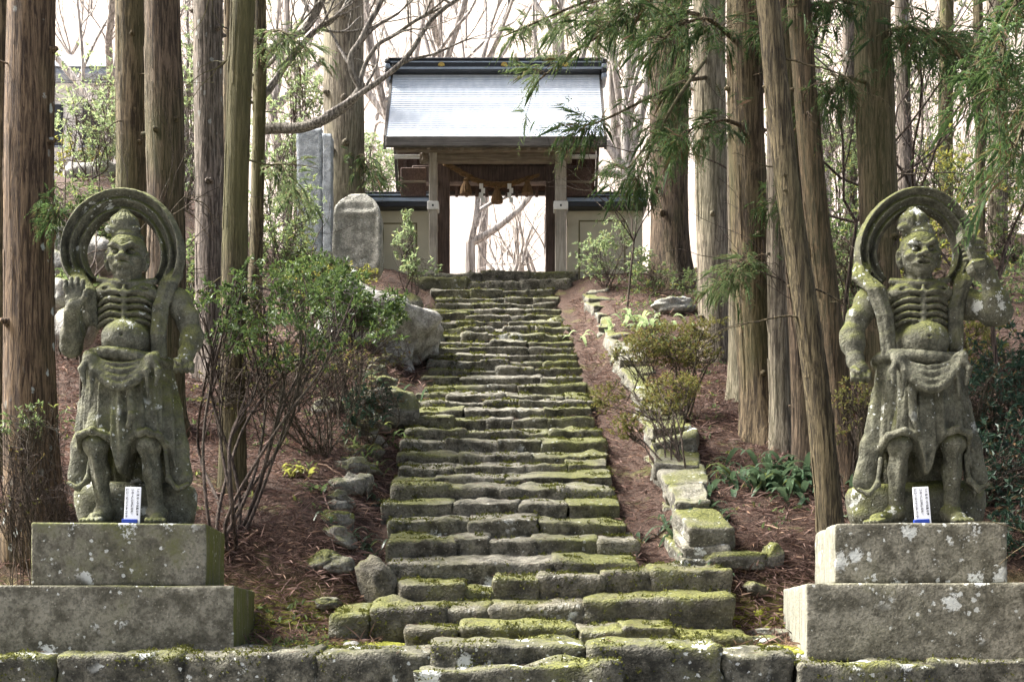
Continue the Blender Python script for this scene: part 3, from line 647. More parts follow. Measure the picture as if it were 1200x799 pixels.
def statue(name, label, base, rotz, P, flip):
    root = thing(name, label, 'statue', base, rotz)
    f = Field((-.82, -.52, -.02), (.82, .42, 2.55), .0075)
    hx, hz_ = P['head']
    # torso
    f.ell((0, .06, 1.72), (.238, .145, .15), .04).ell((0, .05, 1.55), (.205, .15, .19), .04).ell((0, .03, 1.36), (.2, .16, .15), .06)
    f.ell((P['belly'][0], -.09, P['belly'][1]), (.175, .14, .155), .03)
    f.ell((0, .04, 1.2), (.24, .17, .16), .05)
    for s in (-1, 1): f.ell((s*.115, -.045, 1.72), (.11, .07, .07), .05)
    # ribs: carved arcs either side of the breastbone
    for s in (-1, 1):
        for i in range(5):
            z0 = 1.705-i*.052; pts = []
            for t in np.linspace(0, 1, 6): pts.append((s*(.022+.19*t), -.118+.11*t**2.2-.012*(1-i*.1), z0+.03*np.sin(t*pi*.9)-.035*t))
            f.chain(pts, np.linspace(.021, .015, 6), .011)
        for i in range(6):
            z0 = 1.732-i*.052; pts = []
            for t in np.linspace(0, 1, 6): pts.append((s*(.03+.19*t), -.14+.115*t**2.2, z0+.03*np.sin(t*pi*.9)-.035*t))
            f.chain(pts, .0125, .006, 's')
        f.cone((s*.02, -.1, 1.78), (s*.2, -.02, 1.82), .02, .025, .02)   # collar bone
        f.cone((s*.03, -.06, 1.93), (s*.012, -.1, 1.79), .016, .014, .015)   # neck tendon
    f.cone((0, -.125, 1.75), (0, -.14, 1.48), .012, .014, .02)
    f.cone((0, .06, 1.75), (hx*.7, .02, hz_-.05), .1, .092, .04)
    f.ell((P['belly'][0], -.23, P['belly'][1]+.01), (.013, .02, .013), .008, 's')
    face(f, (hx, -.01, hz_), P['open'])
    # arms
    for A in P['arms']:
        sh, el, wr, rr = A['sh'], A['el'], A['wr'], A['r']
        f.ell(sh, (.098, .11, .115), .04); f.cone(sh, el, rr[0], rr[1], .04)
        mid = np.array(sh)*.45+np.array(el)*.55; f.ell(mid+np.array(A['bulge']), (.068, .07, .085), .03)
        f.ell(el, (rr[1]*1.02,)*3, .03)
        f.cone(el, wr, rr[2], rr[3], .03); m2 = np.array(el)*.7+np.array(wr)*.3; f.ell(m2, (rr[2]*1.06,)*3, .03)
        if A.get('cuff'):
            d = np.array(wr)-np.array(el); d /= np.linalg.norm(d); f.cone(np.array(wr)-d*.03, np.array(wr)-d*.01, rr[3]*1.2, rr[3]*1.2, .008)
        h = np.array(A['hand'])
        if A['kind'] == 'palm':
            f.cone(wr, h+[0, 0, -.045], rr[3], .05, .02); f.ell(h, (.066, .03, .066), .015)
            for i in range(4):
                a = h+[(i-1.5)*.035, 0, .045]; L = (.062, .08, .082, .066)[i]
                f.cone(a, a+[(i-1.5)*.004, -.012, L*.6], .0185, .0175, .004).cone(a+[(i-1.5)*.004, -.012, L*.6], a+[(i-1.5)*.006, -.004, L+.02], .0175, .0145, .004)
            f.cone(h+[.05, -.012, -.03], h+[.082, -.035, .012], .023, .02, .008).cone(h+[.082, -.035, .012], h+[.086, -.04, .045], .02, .015, .006)
            f.ell(h+[.034, -.024, -.025], (.03, .016, .035), .012)
        elif A['kind'] == 'fist':
            f.cone(wr, h, rr[3], .05, .02); fingers_fist(f, h, (0, 0, -1), (1, 0, 0))
        else:      # gripping the club
            f.cone(wr, h, rr[3]*.95, .05, .02); f.ell(h, (.06, .045, .07), .015)
            for i in range(4):
                zz = .058-i*.038
                a = h+[.045-zz*.1, -.045, zz]; b = h+[-.03-zz*.1, -.085, zz-.008]; c = h+[-.085-zz*.1, -.05, zz-.014]
                f.cone(a, b, .021, .02, .005).cone(b, c, .02, .016, .005)
            f.cone(h+[.02, -.04, .07], h+[-.05, -.05, .09], .02, .016, .006)
    # legs and feet
    for Lg in P['legs']:
        hp, kn, an, toe = [np.array(q, float) for q in Lg]
        f.cone(hp, kn, .12, .092, .04); f.ell(kn+[0, -.025, 0], (.082, .075, .085), .03); f.ell(kn+[0, -.085, -.005], (.05, .025, .05), .02)
        f.cone(kn, an+[0, 0, .03], .07, .054, .02); f.ell(kn*.62+an*.38+[0, .03, 0], (.074, .085, .12), .02)
        f.cone(kn+[0, -.07, -.08], an+[0, -.055, .08], .02, .014, .03)
        f.ell(an+[0, 0, .01], (.07, .075, .06), .03)
        for s in (-1, 1): f.ell(an+[s*.06, .01, .02], (.022, .03, .025), .02)
        f.cone(an+[0, .03, -.015], toe+[0, .03, -.005], .062, .05, .03)
        dv = toe-an; dv[2] = 0; dv /= np.linalg.norm(dv); sv = np.array([-dv[1], dv[0], 0])
        for i in range(5):
            a = toe+sv*(i-2)*.029+[0, 0, -.012]; f.cone(a, a+dv*(.075-.008*abs(i-1.5))+[0, 0, -.012], .021, .016, .005)
    x, y, z = f.all()
    body = f.mesh().build('body', M['statue'], root, True)
    # hair knot
    g = Field((hx-.17, -.15, hz_+.1), (hx+.17, .2, hz_+.42), .0075); kx = hx+P['knot']
    g.ell((hx, .02, hz_+.145), (.115, .115, .06), .02).ell((kx, .02, hz_+.24), (.112, .105, .095), .02).ell((kx, .02, hz_+.325), (.05, .05, .035), .02)
    g.cone((kx-.1, -.04, hz_+.19), (kx+.1, -.04, hz_+.19), .03, .03, .012)
    for i in range(7):
        a = (i-3)*.36; g.chain([(kx+.112*sin(a)*1.0, .02-.105*cos(a), hz_+.22), (kx+.09*sin(a), .02-.085*cos(a), hz_+.29), (kx+.04*sin(a), .02-.03*cos(a), hz_+.345)], .0035, .006, 's')
    if P['open']: g.ell((kx, -.09, hz_+.28), (.014, .03, .09), .02, 's')
    g.mesh().build('hair_knot', M['statue'], root, True)
    # looped scarf behind the head
    cxr, czr, Ro, Ri = P['ring']; g = Field((-.62, -.3, 1.1), (.62, .3, 2.6), .009); x, y, z = g.all()
    dx = x-cxr; dz = z-czr; r = np.sqrt(dx*dx+(dz*1.0)**2); th = np.arctan2(dx, dz)
    Rm = (Ro+Ri)/2+.012*np.sin(th*3+1.0); hw = (Ro-Ri)/2*(1-.25*np.clip((np.abs(th)-1.9)/.9, 0, 1))
    u = (r-Rm)/hw
    tz = .06+.033*np.cos(u*pi*2.8+.7*np.sin(th*1.5)+.4)+.016*np.clip(u, -1, 1)-.008*np.cos(u*9+th*2)
    yc = .11-.02*u+.015*np.sin(th*2)
    d = np.maximum(np.abs(r-Rm)-hw, np.abs(y-yc)-tz*np.sqrt(np.clip(1.05-u**6, .05, 1)))
    gap = (2.35-np.abs(th))*r; d = np.maximum(d*.8, -gap)
    g.F[...] = np.minimum(g.F, d)
    for ch, rad in P['ribbons']:
        ch = [np.array(q, float) for q in ch]
        for off in (-.028, 0, .028): g.chain([q+[off*1.15, -.014*(off == 0), 0] for q in ch], np.array(rad)*.74, .006)
    g.mesh().build('looped_scarf', M['statue'], root, True)
    # skirt with folds
    g = Field((-.62, -.42, .0), (.62, .4, 1.38), .0098); x, y, z = g.all()
    t = np.clip((1.28-z)/1.2, 0, 1)
    sx0 = P['skx'](z); xr = x-sx0
    rx = np.interp(1.28-z, [0, .1, .35, .65, 1.0, 1.2], P['skw']); ry = np.interp(1.28-z, [0, .2, .6, 1.0, 1.2], [.2, .225, .24, .24, .2])
    th = np.arctan2(xr/rx, -(y-.03)/ry); rad = np.sqrt((xr/rx)**2+((y-.03)/ry)**2)
    ph = P['seed']
    fold = 1.55*(.034*np.cos(15*th+1.2*np.sin(2.2*z+ph)+ph)+.018*np.cos(27*th-1.7*np.sin(3*z)+2*ph)+.012*np.cos(41*th+ph*3))*np.clip((1.25-z)/.25, 0, 1)
    d = (rad-1-fold)*np.minimum(rx, ry)*.8
    d = np.maximum(d, z-1.26); d = np.maximum(d, P['back'](xr)-z)
    g.F[...] = d
    hem = P['hem'](x)
    cut = np.maximum(y-(.15), z-hem); cut = np.maximum(cut*.8, -10)
    k = .03; h = np.clip(.5-.5*(g.F+cut)/k, 0, 1); g.F[...] = g.F+(-cut-g.F)*h+k*h*(1-h)
    for Lg in P['legs']:      # cloth rolled back above each knee
        kn = np.array(Lg[1]); g.chain([kn+[-.13, .06, -.03], kn+[-.095, -.085, .055], kn+[0, -.125, .085], kn+[.095, -.085, .055], kn+[.13, .06, -.03]], .026, .02)
    g.F[...] += (.006*np.cos(x*95+z*3+ph))*np.clip((.9-z)/.5, 0, 1)
    # waist roll, knotted swag
    for a0 in np.linspace(-2.3, 2.3, 16):
        pass
    ring = [(sx0.ravel()[-1]*0+.29*sin(a), .04-.24*cos(a), 1.235+.02*cos(2*a+ph)) for a in np.linspace(-pi*.8, pi*.8, 22)]
    g.chain(ring, .045, .015)
    for i, (dzz, rr_) in enumerate(((0, .032), (.055, .028), (.11, .026), (.16, .02))):
        pts = []
        for q in np.linspace(-1, 1, 13): pts.append((P['swag'][0]+q*.24, -.2-.075*(1-q*q)+.012*i, 1.235-(P['swag'][1]-dzz)*(1-q*q)))
        g.chain(pts, rr_, .012)
    for s in (-1, 1):
        kx, kz = P['swag'][0]+s*.22, 1.21
        g.ell((kx, -.22, kz), (.055, .04, .045), .015)
        g.chain([(kx, -.23, kz), (kx+s*.05, -.25, kz-.09), (kx+s*.03, -.25, kz-.2)], (.03, .026, .012), .01).chain([(kx, -.23, kz), (kx-s*.03, -.26, kz-.1), (kx-s*.02, -.255, kz-.28)], (.028, .022, .01), .01)
    for q in P['tails']: g.chain(q, np.linspace(.034, .016, len(q)), .015)
    for s_, q in zip((-1, 1), P['flaps']):          # the robe's side panels, flaring to round lobes
        g.chain(q, np.linspace(.06, .088, len(q)), .03, flat=.55)
        e = np.array(q[-1]); g.chain([e+[-s_*.1, -.075, .16], e+[-s_*.075, -.085, -.03], e+[-s_*.01, -.085, -.1], e+[s_*.06, -.075, -.06]], .016, .035)
    g.mesh().build('skirt', M['statue'], root, True)
    # rough stone left standing behind the legs
    V, F = stone_verts(P['rockw'], .15, .19, 40+int(P['seed']), (18, 8, 10), .12, .02, 3.0); mb = MB(); V[:, 0] *= 1-.25*np.clip(.1-V[:, 2], 0, .3); V[:, 2] = np.maximum(V[:, 2]+.17, 0); V[:, 1] += .21; V[:, 0] += P['rockx']; mb.add(V, F)
    mb.build('base_rock', M['statue'], root, True)
    return root

SX, SZ = 158.7, 617.9
def Lp(px, py, y, c): return ((px-c)/SX, y, (SZ-py)/SX)
def hemL(x): return np.where(np.abs(x) < .0, 0, .60+.1*np.exp(-((x+.2)/.11)**2)+.1*np.exp(-((x-.17)/.11)**2)-.24*np.exp(-((x+.02)/.05)**2)-.3*np.clip((np.abs(x)-.3)/.1, 0, 1))
c = 150
PL = dict(head=(-.005, 2.0), open=False, knot=-.025, belly=(.005, 1.37), seed=1.0, ring=(-.05, 2.07, .455, .27),
    arms=[dict(sh=Lp(96, 352, .05, c), el=(-.405, -.02, 1.33), wr=(-.345, -.23, 1.53), r=(.088, .072, .074, .05), bulge=(-.02, -.02, .0), hand=(-.315, -.27, 1.615), kind='palm', cuff=False),
          dict(sh=Lp(207, 352, .05, c), el=(.47, .0, 1.42), wr=(.44, -.09, 1.27), r=(.088, .07, .078, .054), bulge=(.03, -.02, .03), hand=(.435, -.12, 1.215), kind='fist', cuff=True)],
    legs=[((-.15, .02, 1.1), (-.205, -.1, .6), (-.165, -.03, .1), (-.2, -.22, .055)), ((.14, .02, 1.1), (.17, -.09, .6), (.215, -.03, .1), (.245, -.22, .055))],
    ribbons=[([(-.4, .08, 1.9), (-.35, -.0, 1.82), (-.27, -.07, 1.72), (-.26, -.02, 1.5)], (.045, .045, .04, .03)), ([(.32, .08, 1.9), (.3, -.02, 1.8), (.255, -.08, 1.62), (.24, -.1, 1.4), (.25, -.1, 1.25)], (.05, .045, .04, .038, .034))],
    skx=lambda z: .01+0*z, skw=[.29, .315, .335, .35, .365, .36], back=lambda x: .22-.1*np.clip(np.abs(x)-.2, 0, 1)+0*x, hem=hemL, swag=(.0, .24),
    flaps=[[(-.31, .02, .9), (-.33, .0, .6), (-.345, -.01, .38)], [(.33, .02, .9), (.36, .0, .6), (.39, -.01, .38)]],
    tails=[[(-.02, -.16, .95), (-.02, -.18, .7), (.0, -.17, .5)], [(.06, -.2, 1.0), (.075, -.22, .8), (.05, -.22, .72)]], rockw=.44, rockx=.02)
c = 1077
def hemR(x): return np.where(np.abs(x) < .0, 0, .58+.1*np.exp(-((x+.17)/.12)**2)+.12*np.exp(-((x-.22)/.1)**2)-.22*np.exp(-((x-.02)/.05)**2)-.36*np.clip((np.abs(x)-.3)/.1, 0, 1))
PR = dict(head=(0., 2.02), open=True, knot=-.04, belly=(.02, 1.355), seed=2.3, ring=(.005, 2.085, .45, .275),
    arms=[dict(sh=Lp(1019, 352, .05, c), el=(-.49, .0, 1.43), wr=(-.475, -.07, 1.22), r=(.09, .074, .086, .056), bulge=(-.03, -.02, .02), hand=(-.45, -.1, 1.155), kind='fist', cuff=True),
          dict(sh=Lp(1136, 355, .05, c), el=(.565, -.04, 1.57), wr=(.43, -.16, 1.885), r=(.092, .086, .086, .054), bulge=(.02, -.03, -.05), hand=(.345, -.19, 1.975), kind='grip', cuff=False)],
    legs=[((-.13, .02, 1.1), (-.165, -.1, .6), (-.18, -.03, .1), (-.34, -.17, .055)), ((.15, .02, 1.1), (.22, -.09, .61), (.225, -.03, .1), (.245, -.22, .055))],
    ribbons=[([(-.4, .07, 1.95), (-.42, -.0, 1.86), (-.33, -.09, 1.74), (-.27, -.1, 1.55), (-.25, -.1, 1.4), (-.24, -.1, 1.26)], (.05, .05, .045, .04, .036, .03)), ([(.36, .09, 1.9), (.31, -.02, 1.8), (.25, -.05, 1.6), (.25, -.06, 1.3)], (.045, .042, .036, .03))],
    skx=lambda z: .01+0*z, skw=[.29, .315, .335, .36, .38, .37], back=lambda x: .2-.1*np.clip(np.abs(x)-.2, 0, 1)+0*x, hem=hemR, swag=(.02, .26),
    flaps=[[(-.3, .02, .9), (-.35, -.01, .6), (-.4, -.03, .34)], [(.32, .02, .9), (.37, .0, .6), (.41, -.01, .37)]],
    tails=[[(.02, -.18, .95), (.02, -.19, .7), (.04, -.18, .45)], [(-.1, -.22, 1.0), (-.1, -.235, .8), (-.06, -.23, .68)]], rockw=.52, rockx=0)
ZP = Z_(612, 9.0)
YS = 9.45
sL = statue('guardian_statue', 'moss covered stone guardian with closed mouth and one open raised palm', (X_(150, YS), YS, ZP-.005), radians(4), PL, False)
sR = statue('guardian_statue', 'stone guardian with open mouth gripping a club beside its head', (X_(1077, YS), YS, ZP-.005), radians(-4), PR, True)
# the club in the hand of the open mouthed guardian
mb = MB(); a = np.array([.25, -.27, 2.1]); b = np.array([.36, -.3, 1.74]); ax = (b-a)/np.linalg.norm(b-a); u = np.cross(ax, [0, 1, 0]); u /= np.linalg.norm(u); v = np.cross(ax, u)
ringv = []; pr = [(0, .012), (.0, .06), (.06, .075), (.1, .035), (.22, .034), (.25, .075), (.3, .072), (.4, .004)]
for t, r in pr:
    for q in range(4): ringv.append(a+ax*t+(u*cos(q*pi/2+.6)+v*sin(q*pi/2+.6))*r)
F = [(i*4+q, i*4+(q+1) % 4, i*4+4+(q+1) % 4, i*4+4+q) for i in range(len(pr)-1) for q in range(4)]+[(3, 2, 1, 0)]
mb.poly(ringv, F).build('club', M['statue'], sR)

# pedestals: two blocks each
def pedestal_block(label, xc, w, y0, dep, z0, z1, rotz, seed):
    h = np.array([w/2, dep/2, (z1-z0)/2]); V, F = gridbox(26, 18, 14); V = edge_rings(V, (26, 18, 14), h, .014); P = V*h; inner = h-.014
    C = np.clip(P, -inner, inner); D = P-C; L = np.linalg.norm(D, axis=1); L[L < 1e-9] = 1; N = D/L[:, None]; P = C+N*.014
    edge = (np.abs(V)*h > h-.03).sum(1)
    P = P+N*(.006*fbm(P*6+seed, 3, seed)-.022*np.clip(fbm(P*7+seed*2, 2, 5)-.12, 0, 1)*(edge >= 2)*1.0)[:, None]
    P[:, 2] += h[2]
    mb = MB(); mb.add(P, F)
    o = mb.build('pedestal_block', M['pedestal' if xc < 0 else 'pedestal_white'], None, True, (xc, y0+dep/2, z0), (0, 0, rotz)); return tag(o, label, 'pedestal')
zl = Z_(686, 9.0)
RL = radians(5)
pedestal_block('upper lichened stone block directly under the closed mouth guardian', X_(134, 9.05), 1.21, 9.02, .95, zl, ZP, RL, 3)
pedestal_block('broad lower stone block of the left pedestal', X_(122, 9.0)-.08, 1.76+.12, 8.93, 1.3, -.06, zl, RL, 4)
pedestal_block('upper stone block directly under the club bearing guardian', X_(1084, 9.05), 1.19, 9.02, .95, Z_(683, 9.0), ZP, -RL, 5)
pedestal_block('broad lower stone block of the right pedestal', X_(1094, 9.0)+.06, 1.7+.1, 8.93, 1.3, -.06, Z_(683, 9.0), -RL, 6)

# small notice boards at the statues' feet
M['board'] = mat_plain('white_board', (.8, .82, .86), .4, .05, 8, 0, .02); M['blue'] = mat_plain('blue_tape', (.02, .05, .3), .4, .2, 8); M['ink'] = mat_plain('ink', (.02, .02, .03), .6, .1)
def sign(label, px, lean, tilt):
    r = thing('notice_board', label, 'sign', (X_(px, 9.12), 9.12, ZP+.002), tilt)
    r.rotation_euler = (radians(-6), lean, tilt)
    mb = MB(); bbox(mb, -.056, .056, -.006, .006, .0, .265, .002); mb.build('board', M['board'], r)
    mb = MB(); bbox(mb, -.068, .042, -.018, .012, .0, .03, .003); mb.build('blue_base', M['blue'], r)
    cols = ['ご参拝の方で足腰の痛', 'いの方は仁王様の足を', '願いを込めてさすって下']
    for i, tx in enumerate(cols):
        for j, chh in enumerate(tx):
            pass
    cu = bpy.data.curves.new('lettering', 'FONT'); n = max(map(len, cols)); cu.body = '\n'.join('　'.join((cols[2][j:j+1] or '　', cols[1][j:j+1] or '　', cols[0][j:j+1] or '　')) for j in range(n))
    cu.size = .019; cu.space_line = 1.02; cu.align_x = 'CENTER'; cu.align_y = 'TOP'; cu.offset = .0006
    to = bpy.data.objects.new('lettering_curve', cu); COL.objects.link(to)
    dg = bpy.context.evaluated_depsgraph_get(); me = bpy.data.meshes.new_from_object(to.evaluated_get(dg)); bpy.data.objects.remove(to)
    me.name = 'lettering'; me.materials.clear()
    link('lettering', me, M['ink'], r, (-.002, -.0085, .25), (pi/2, 0, 0))
sign('white notice with blue base between the feet of the closed mouth guardian', 154.5, radians(1), radians(2))
sign('white notice with blue base between the feet of the club bearing guardian', 1082, radians(-3), radians(-2))

# ---------------------------------------------------------------- the temple gate
M['roof'] = NT('pale_metal_roofing'); _m = M['roof']; _p = _m.pos(); _m.b.inputs['Metallic'].default_value = .05
M['roof'] = _m.out(_m.mix(_m.rng(_m.noise(_m.map(_p, (1, .4, .4)), 9, 4), .3, .75), (.6, .67, .76), (.74, .8, .88)), .65, _m.bump(_m.noise(_p, 30, 3), .15, .01))
M['tile'] = mat_plain('dark_roof_tile', (.035, .037, .042), .35, .3, 9); M['trim'] = mat_plain('blue_grey_ridge_edge', (.3, .35, .42), .4, .2, 9)
M['eave'] = mat_wood('dark_eave_board', (.06, .055, .05), (.13, .12, .11)); M['oldwood'] = mat_wood('weathered_post', (.26, .23, .19), (.46, .42, .35), 'z')
M['beam'] = mat_wood('weathered_beam', (.14, .11, .08), (.28, .23, .17)); M['redwood'] = mat_wood('dark_red_wood', (.065, .045, .038), (.16, .115, .095), 'z')
M['redboard'] = mat_wood('red_brown_board', (.06, .036, .028), (.14, .09, .068), 'y'); M['white'] = mat_plain('white_paint', (.75, .74, .7), .7, .15)
M['gold'] = mat_plain('gold', (.75, .5, .13), .35, .2, 20, .8); M['ochre'] = mat_plain('ochre_plaster', (.58, .54, .41), .9, .12, 3); M['ochre2'] = mat_plain('ochre_panel_line', (.2, .18, .1), .9, .2)
M['rope'] = mat_plain('straw_rope', (.2, .12, .055), .9, .5, 60, 0, .8); M['paper'] = mat_plain('white_paper', (.8, .8, .78), .8, .05)
GC = -.29; GZ0 = 6.34; EY, RY, BY = 22.0, 23.25, 24.5                      # centre, floor, front eave, ridge, back eave
G = thing('temple_gate', 'wooden temple gate with pale metal roof at the top of the stairs', 'gate', (GC, 23.0, GZ0)); go = np.array(G.location)
def gpart(name, mat, fn, parent=G, smooth=False):
    mb = MB(); fn(mb); mb.v = [v-go.astype(np.float32) for v in mb.v]; o = mb.build(name, M[mat], parent, smooth)
    return o
def gb(name, mat, x0, x1, y0, y1, z0, z1, b=.012, parent=G): return gpart(name, mat, lambda m: bbox(m, GC+x0, GC+x1, y0, y1, z0, z1, b), parent)
ez = Z_(161, EY); rz = Z_(87, RY); eb = ez-.165
def roofz(t): return ez+(rz-ez)*(t+.16*t*(t-1))         # gentle sag
HWX = 1.87
def roof_fn(mb, sgn):
    nc = 30
    for i in range(nc):                                  # overlapping courses, each lip proud of the next
        t0, t1 = i/nc, (i+1)/nc; y0 = (EY if sgn < 0 else BY)+(RY-(EY if sgn < 0 else BY))*t0; y1 = (EY if sgn < 0 else BY)+(RY-(EY if sgn < 0 else BY))*t1
        za, zb = roofz(t0)+.02, roofz(t1)
        x = HWX+.0*i
        v = [(GC-x, y0, za-.03), (GC+x, y0, za-.03), (GC-x, y0, za), (GC+x, y0, za), (GC-x, y1, zb), (GC+x, y1, zb)]
        mb.poly(v, [(0, 1, 3, 2), (2, 3, 5, 4)] if sgn < 0 else [(1, 0, 2, 3), (3, 2, 4, 5)])
RF = gpart('roof', 'roof', lambda m: (roof_fn(m, -1), roof_fn(m, 1)))
def soffit(mb):
    n = 10; P = []
    for i in range(2*n+1):
        t = i/n if i <= n else 2-i/n; y = EY+(BY-EY)*i/(2*n); P.append((y, roofz(t)-.012, roofz(t)-.15))
    v = []; F = []
    for (y, a, b) in P: v += [(GC-HWX+.01, y, a), (GC+HWX-.01, y, a), (GC-HWX+.01, y, b), (GC+HWX-.01, y, b)]
    for i in range(2*n):
        k = i*4; F += [(k+2, k+6, k+7, k+3), (k, k+2, k+6, k+4)[::-1], (k+1, k+3, k+7, k+5)]
    mb.poly(v, F)
gpart('soffit', 'redboard', soffit, RF)
gb('front_fascia', 'eave', -HWX-.012, HWX+.012, EY-.03, EY+.05, eb, ez+.012, .012, RF); gb('rear_fascia', 'eave', -HWX-.012, HWX+.012, BY-.05, BY+.03, eb, ez+.012, .012, RF)
for s in (-1, 1):                                        # barge boards on both gables
    def barge(mb, s=s):
        n = 10; v = []; F = []
        for i in range(2*n+1):
            t = i/n if i <= n else 2-i/n; y = EY+(BY-EY)*i/(2*n); x0, x1 = GC+s*(HWX+.004), GC+s*(HWX+.05); zt = roofz(t)+.03
            v += [(x0, y, zt), (x1, y, zt), (x1, y, zt-.24), (x0, y, zt-.24)]
        for i in range(2*n):
            for q in range(4): F.append((i*4+q, i*4+(q+1) % 4, i*4+4+(q+1) % 4, i*4+4+q)[::s])
        mb.poly(v, F+[(0, 3, 2, 1), (2*n*4, 2*n*4+1, 2*n*4+2, 2*n*4+3)])
    gpart('barge_board', 'eave', barge, RF)
RG = gb('ridge', 'tile', -1.9, 1.9, RY-.2, RY+.2, rz-.02, rz+.165, .02, RF)
gb('ridge_trim', 'trim', -1.92, 1.92, RY-.225, RY+.225, rz+.003, rz+.035, .006, RF); gb('ridge_trim', 'trim', -1.93, 1.93, RY-.225, RY+.225, rz+.12, rz+.14, .006, RF); gb('ridge_cap', 'tile', -1.95, 1.95, RY-.24, RY+.24, rz+.165, rz+.2, .012, RF)
for s in (-1, 1):
    for q in range(4): gb('ridge_end_tile', 'tile' if q % 2 else 'trim', min(s*1.9, s*2.0), max(s*1.9, s*2.0), RY-.26, RY+.26, rz-.16+q*.085, rz-.08+q*.085, .02, RF)
for x in (-.98, 0.15, 1.25):
    def crest(mb, x=x):
        for k in range(9):
            a = pi*k/8; c0 = np.array([GC+x, RY-.235, rz+.06]); d = np.array([cos(a), 0, sin(a)]); q = np.array([-sin(a), 0, cos(a)])
            pts = [c0+d*.02, c0+d*.045+q*.01, c0+d*.062, c0+d*.045-q*.01]; v = pts+[p+np.array([0, .03, 0]) for p in pts]
            mb.poly(v, [(0, 1, 2, 3), (0, 4, 5, 1), (1, 5, 6, 2), (2, 6, 7, 3), (3, 7, 4, 0)])
        box(mb, GC+x-.03, GC+x+.03, RY-.245, RY-.2, rz+.04, rz+.07)
    gpart('gold_crest', 'gold', crest, RF)
# rafters under both eaves, white tipped
for i in range(19):
    x = -1.72+i*.191
    for (yo, yi) in ((EY+.06, RY), (BY-.06, RY)):
        def raf(mb, x=x, yo=yo, yi=yi):
            za, zb = eb+.02, roofz(.92)-.2; w = .028; h = .06
            v = [(GC+x+sx*w, yy, zz+dz) for (yy, zz) in ((yo, za), (yi, zb)) for (sx, dz) in ((-1, 0), (1, 0), (1, -h), (-1, -h))]
            mb.poly(v, [(0, 1, 2, 3), (7, 6, 5, 4), (0, 4, 5, 1), (1, 5, 6, 2), (2, 6, 7, 3), (3, 7, 4, 0)])
        o = gpart('rafter', 'redwood', raf, RF)
        gb('rafter_tip', 'white' if yo > RY else 'beam', x-.03, x+.03, min(yo, yo-.012 if yo < RY else yo+.012), max(yo, yo-.012 if yo < RY else yo+.012), eb-.045, eb+.022, .002, RF)
# posts, beams
FY, MY = 22.75, 23.65
for s, xa, xb in ((-1, X_(503, FY)-GC, X_(512.5, FY)-GC), (1, X_(650.5, FY)-GC, X_(663.5, FY)-GC)):
    gb('front_post', 'oldwood', xa, xb, FY-.09, FY+.09, GZ0-.05, 8.62, .012)
    gb('beam_end', 'white', xa-.03, xb+.03, FY-.12, FY+.12, Z_(248, FY), Z_(238, FY), .012)
    xm = (xa+xb)/2
    gb('peg', 'tile', xm-.016, xm+.016, FY-.128, FY-.12, Z_(244.5, FY), Z_(242, FY), .002)
    gb('post_base', 'stele', xa-.06, xb+.06, FY-.16, FY+.16, GZ0-.12, GZ0+.05, .02)
    gb('tie_beam', 'beam', xm-.05, xm+.05, FY+.09, MY-.1, 8.28, 8.42, .01); gb('tie_beam', 'beam', xm-.05, xm+.05, FY+.09, MY-.1, 7.45, 7.57, .01)
for xa, xb in ((X_(511, MY)-GC, X_(527, MY)-GC), (X_(639.5, MY)-GC, X_(653, MY)-GC)): gb('main_post', 'redwood', xa, xb, MY-.12, MY+.12, GZ0-.05, 9.2, .015)
gb('front_beam', 'beam', -1.35, 1.35, FY-.07, FY+.07, Z_(191, FY), Z_(180, FY), .012)
gb('crown_beam', 'redwood', -1.55, 1.55, MY-.1, MY+.1, Z_(215, MY), Z_(196, MY), .015); gb('lintel', 'redwood', -1.25, 1.25, MY-.06, MY+.06, Z_(196, MY)+.003, Z_(182, MY), .01)
gb('eave_purlin', 'beam', -1.75, 1.75, 22.35, 22.47, eb+.07, eb+.2, .01); gb('eave_purlin', 'beam', -1.75, 1.75, 24.03, 24.15, eb+.07, eb+.2, .01)
for s in (-1, 1):
    gb('white_sill', 'white', min(s*1.2, s*1.8), max(s*1.2, s*1.8), FY-.04, FY+.04, Z_(185.5, FY), Z_(182, FY), .005)
    gb('gable_board', 'redboard', min(s*1.26, s*1.72), max(s*1.26, s*1.72), FY+.35, FY+.4, Z_(222, FY), Z_(188, FY), .01)
    gb('gable_rail', 'beam', min(s*1.26, s*1.74), max(s*1.26, s*1.74), FY+.33, FY+.349, Z_(207, FY), Z_(204, FY), .004)
    def bracket(mb, s=s):
        tube(mb, [(GC+s*1.3, FY-.02, Z_(191, FY)), (GC+s*1.24, FY-.1, Z_(187, FY)), (GC+s*1.3, FY-.16, Z_(183, FY))], [.05, .06, .03], 8)
    gpart('bracket', 'beam', bracket)
def frog(mb):
    P = [(-.28, 0), (-.16, .07), (-.08, .13), (0, .155), (.08, .13), (.16, .07), (.28, 0), (.12, .02), (0, .05), (-.12, .02)]
    v = [(GC+x, FY-.04, Z_(180, FY)+z) for x, z in P]+[(GC+x, FY+.03, Z_(180, FY)+z) for x, z in P]; n = 10
    mb.poly(v, [(0, 1, 9), (1, 2, 8, 9), (2, 3, 8), (3, 4, 8), (4, 5, 7, 8), (5, 6, 7)]+[(i, (i+1) % n, (i+1) % n+n, i+n)[::-1] for i in range(n)])
gpart('frog_leg_strut', 'beam', frog)
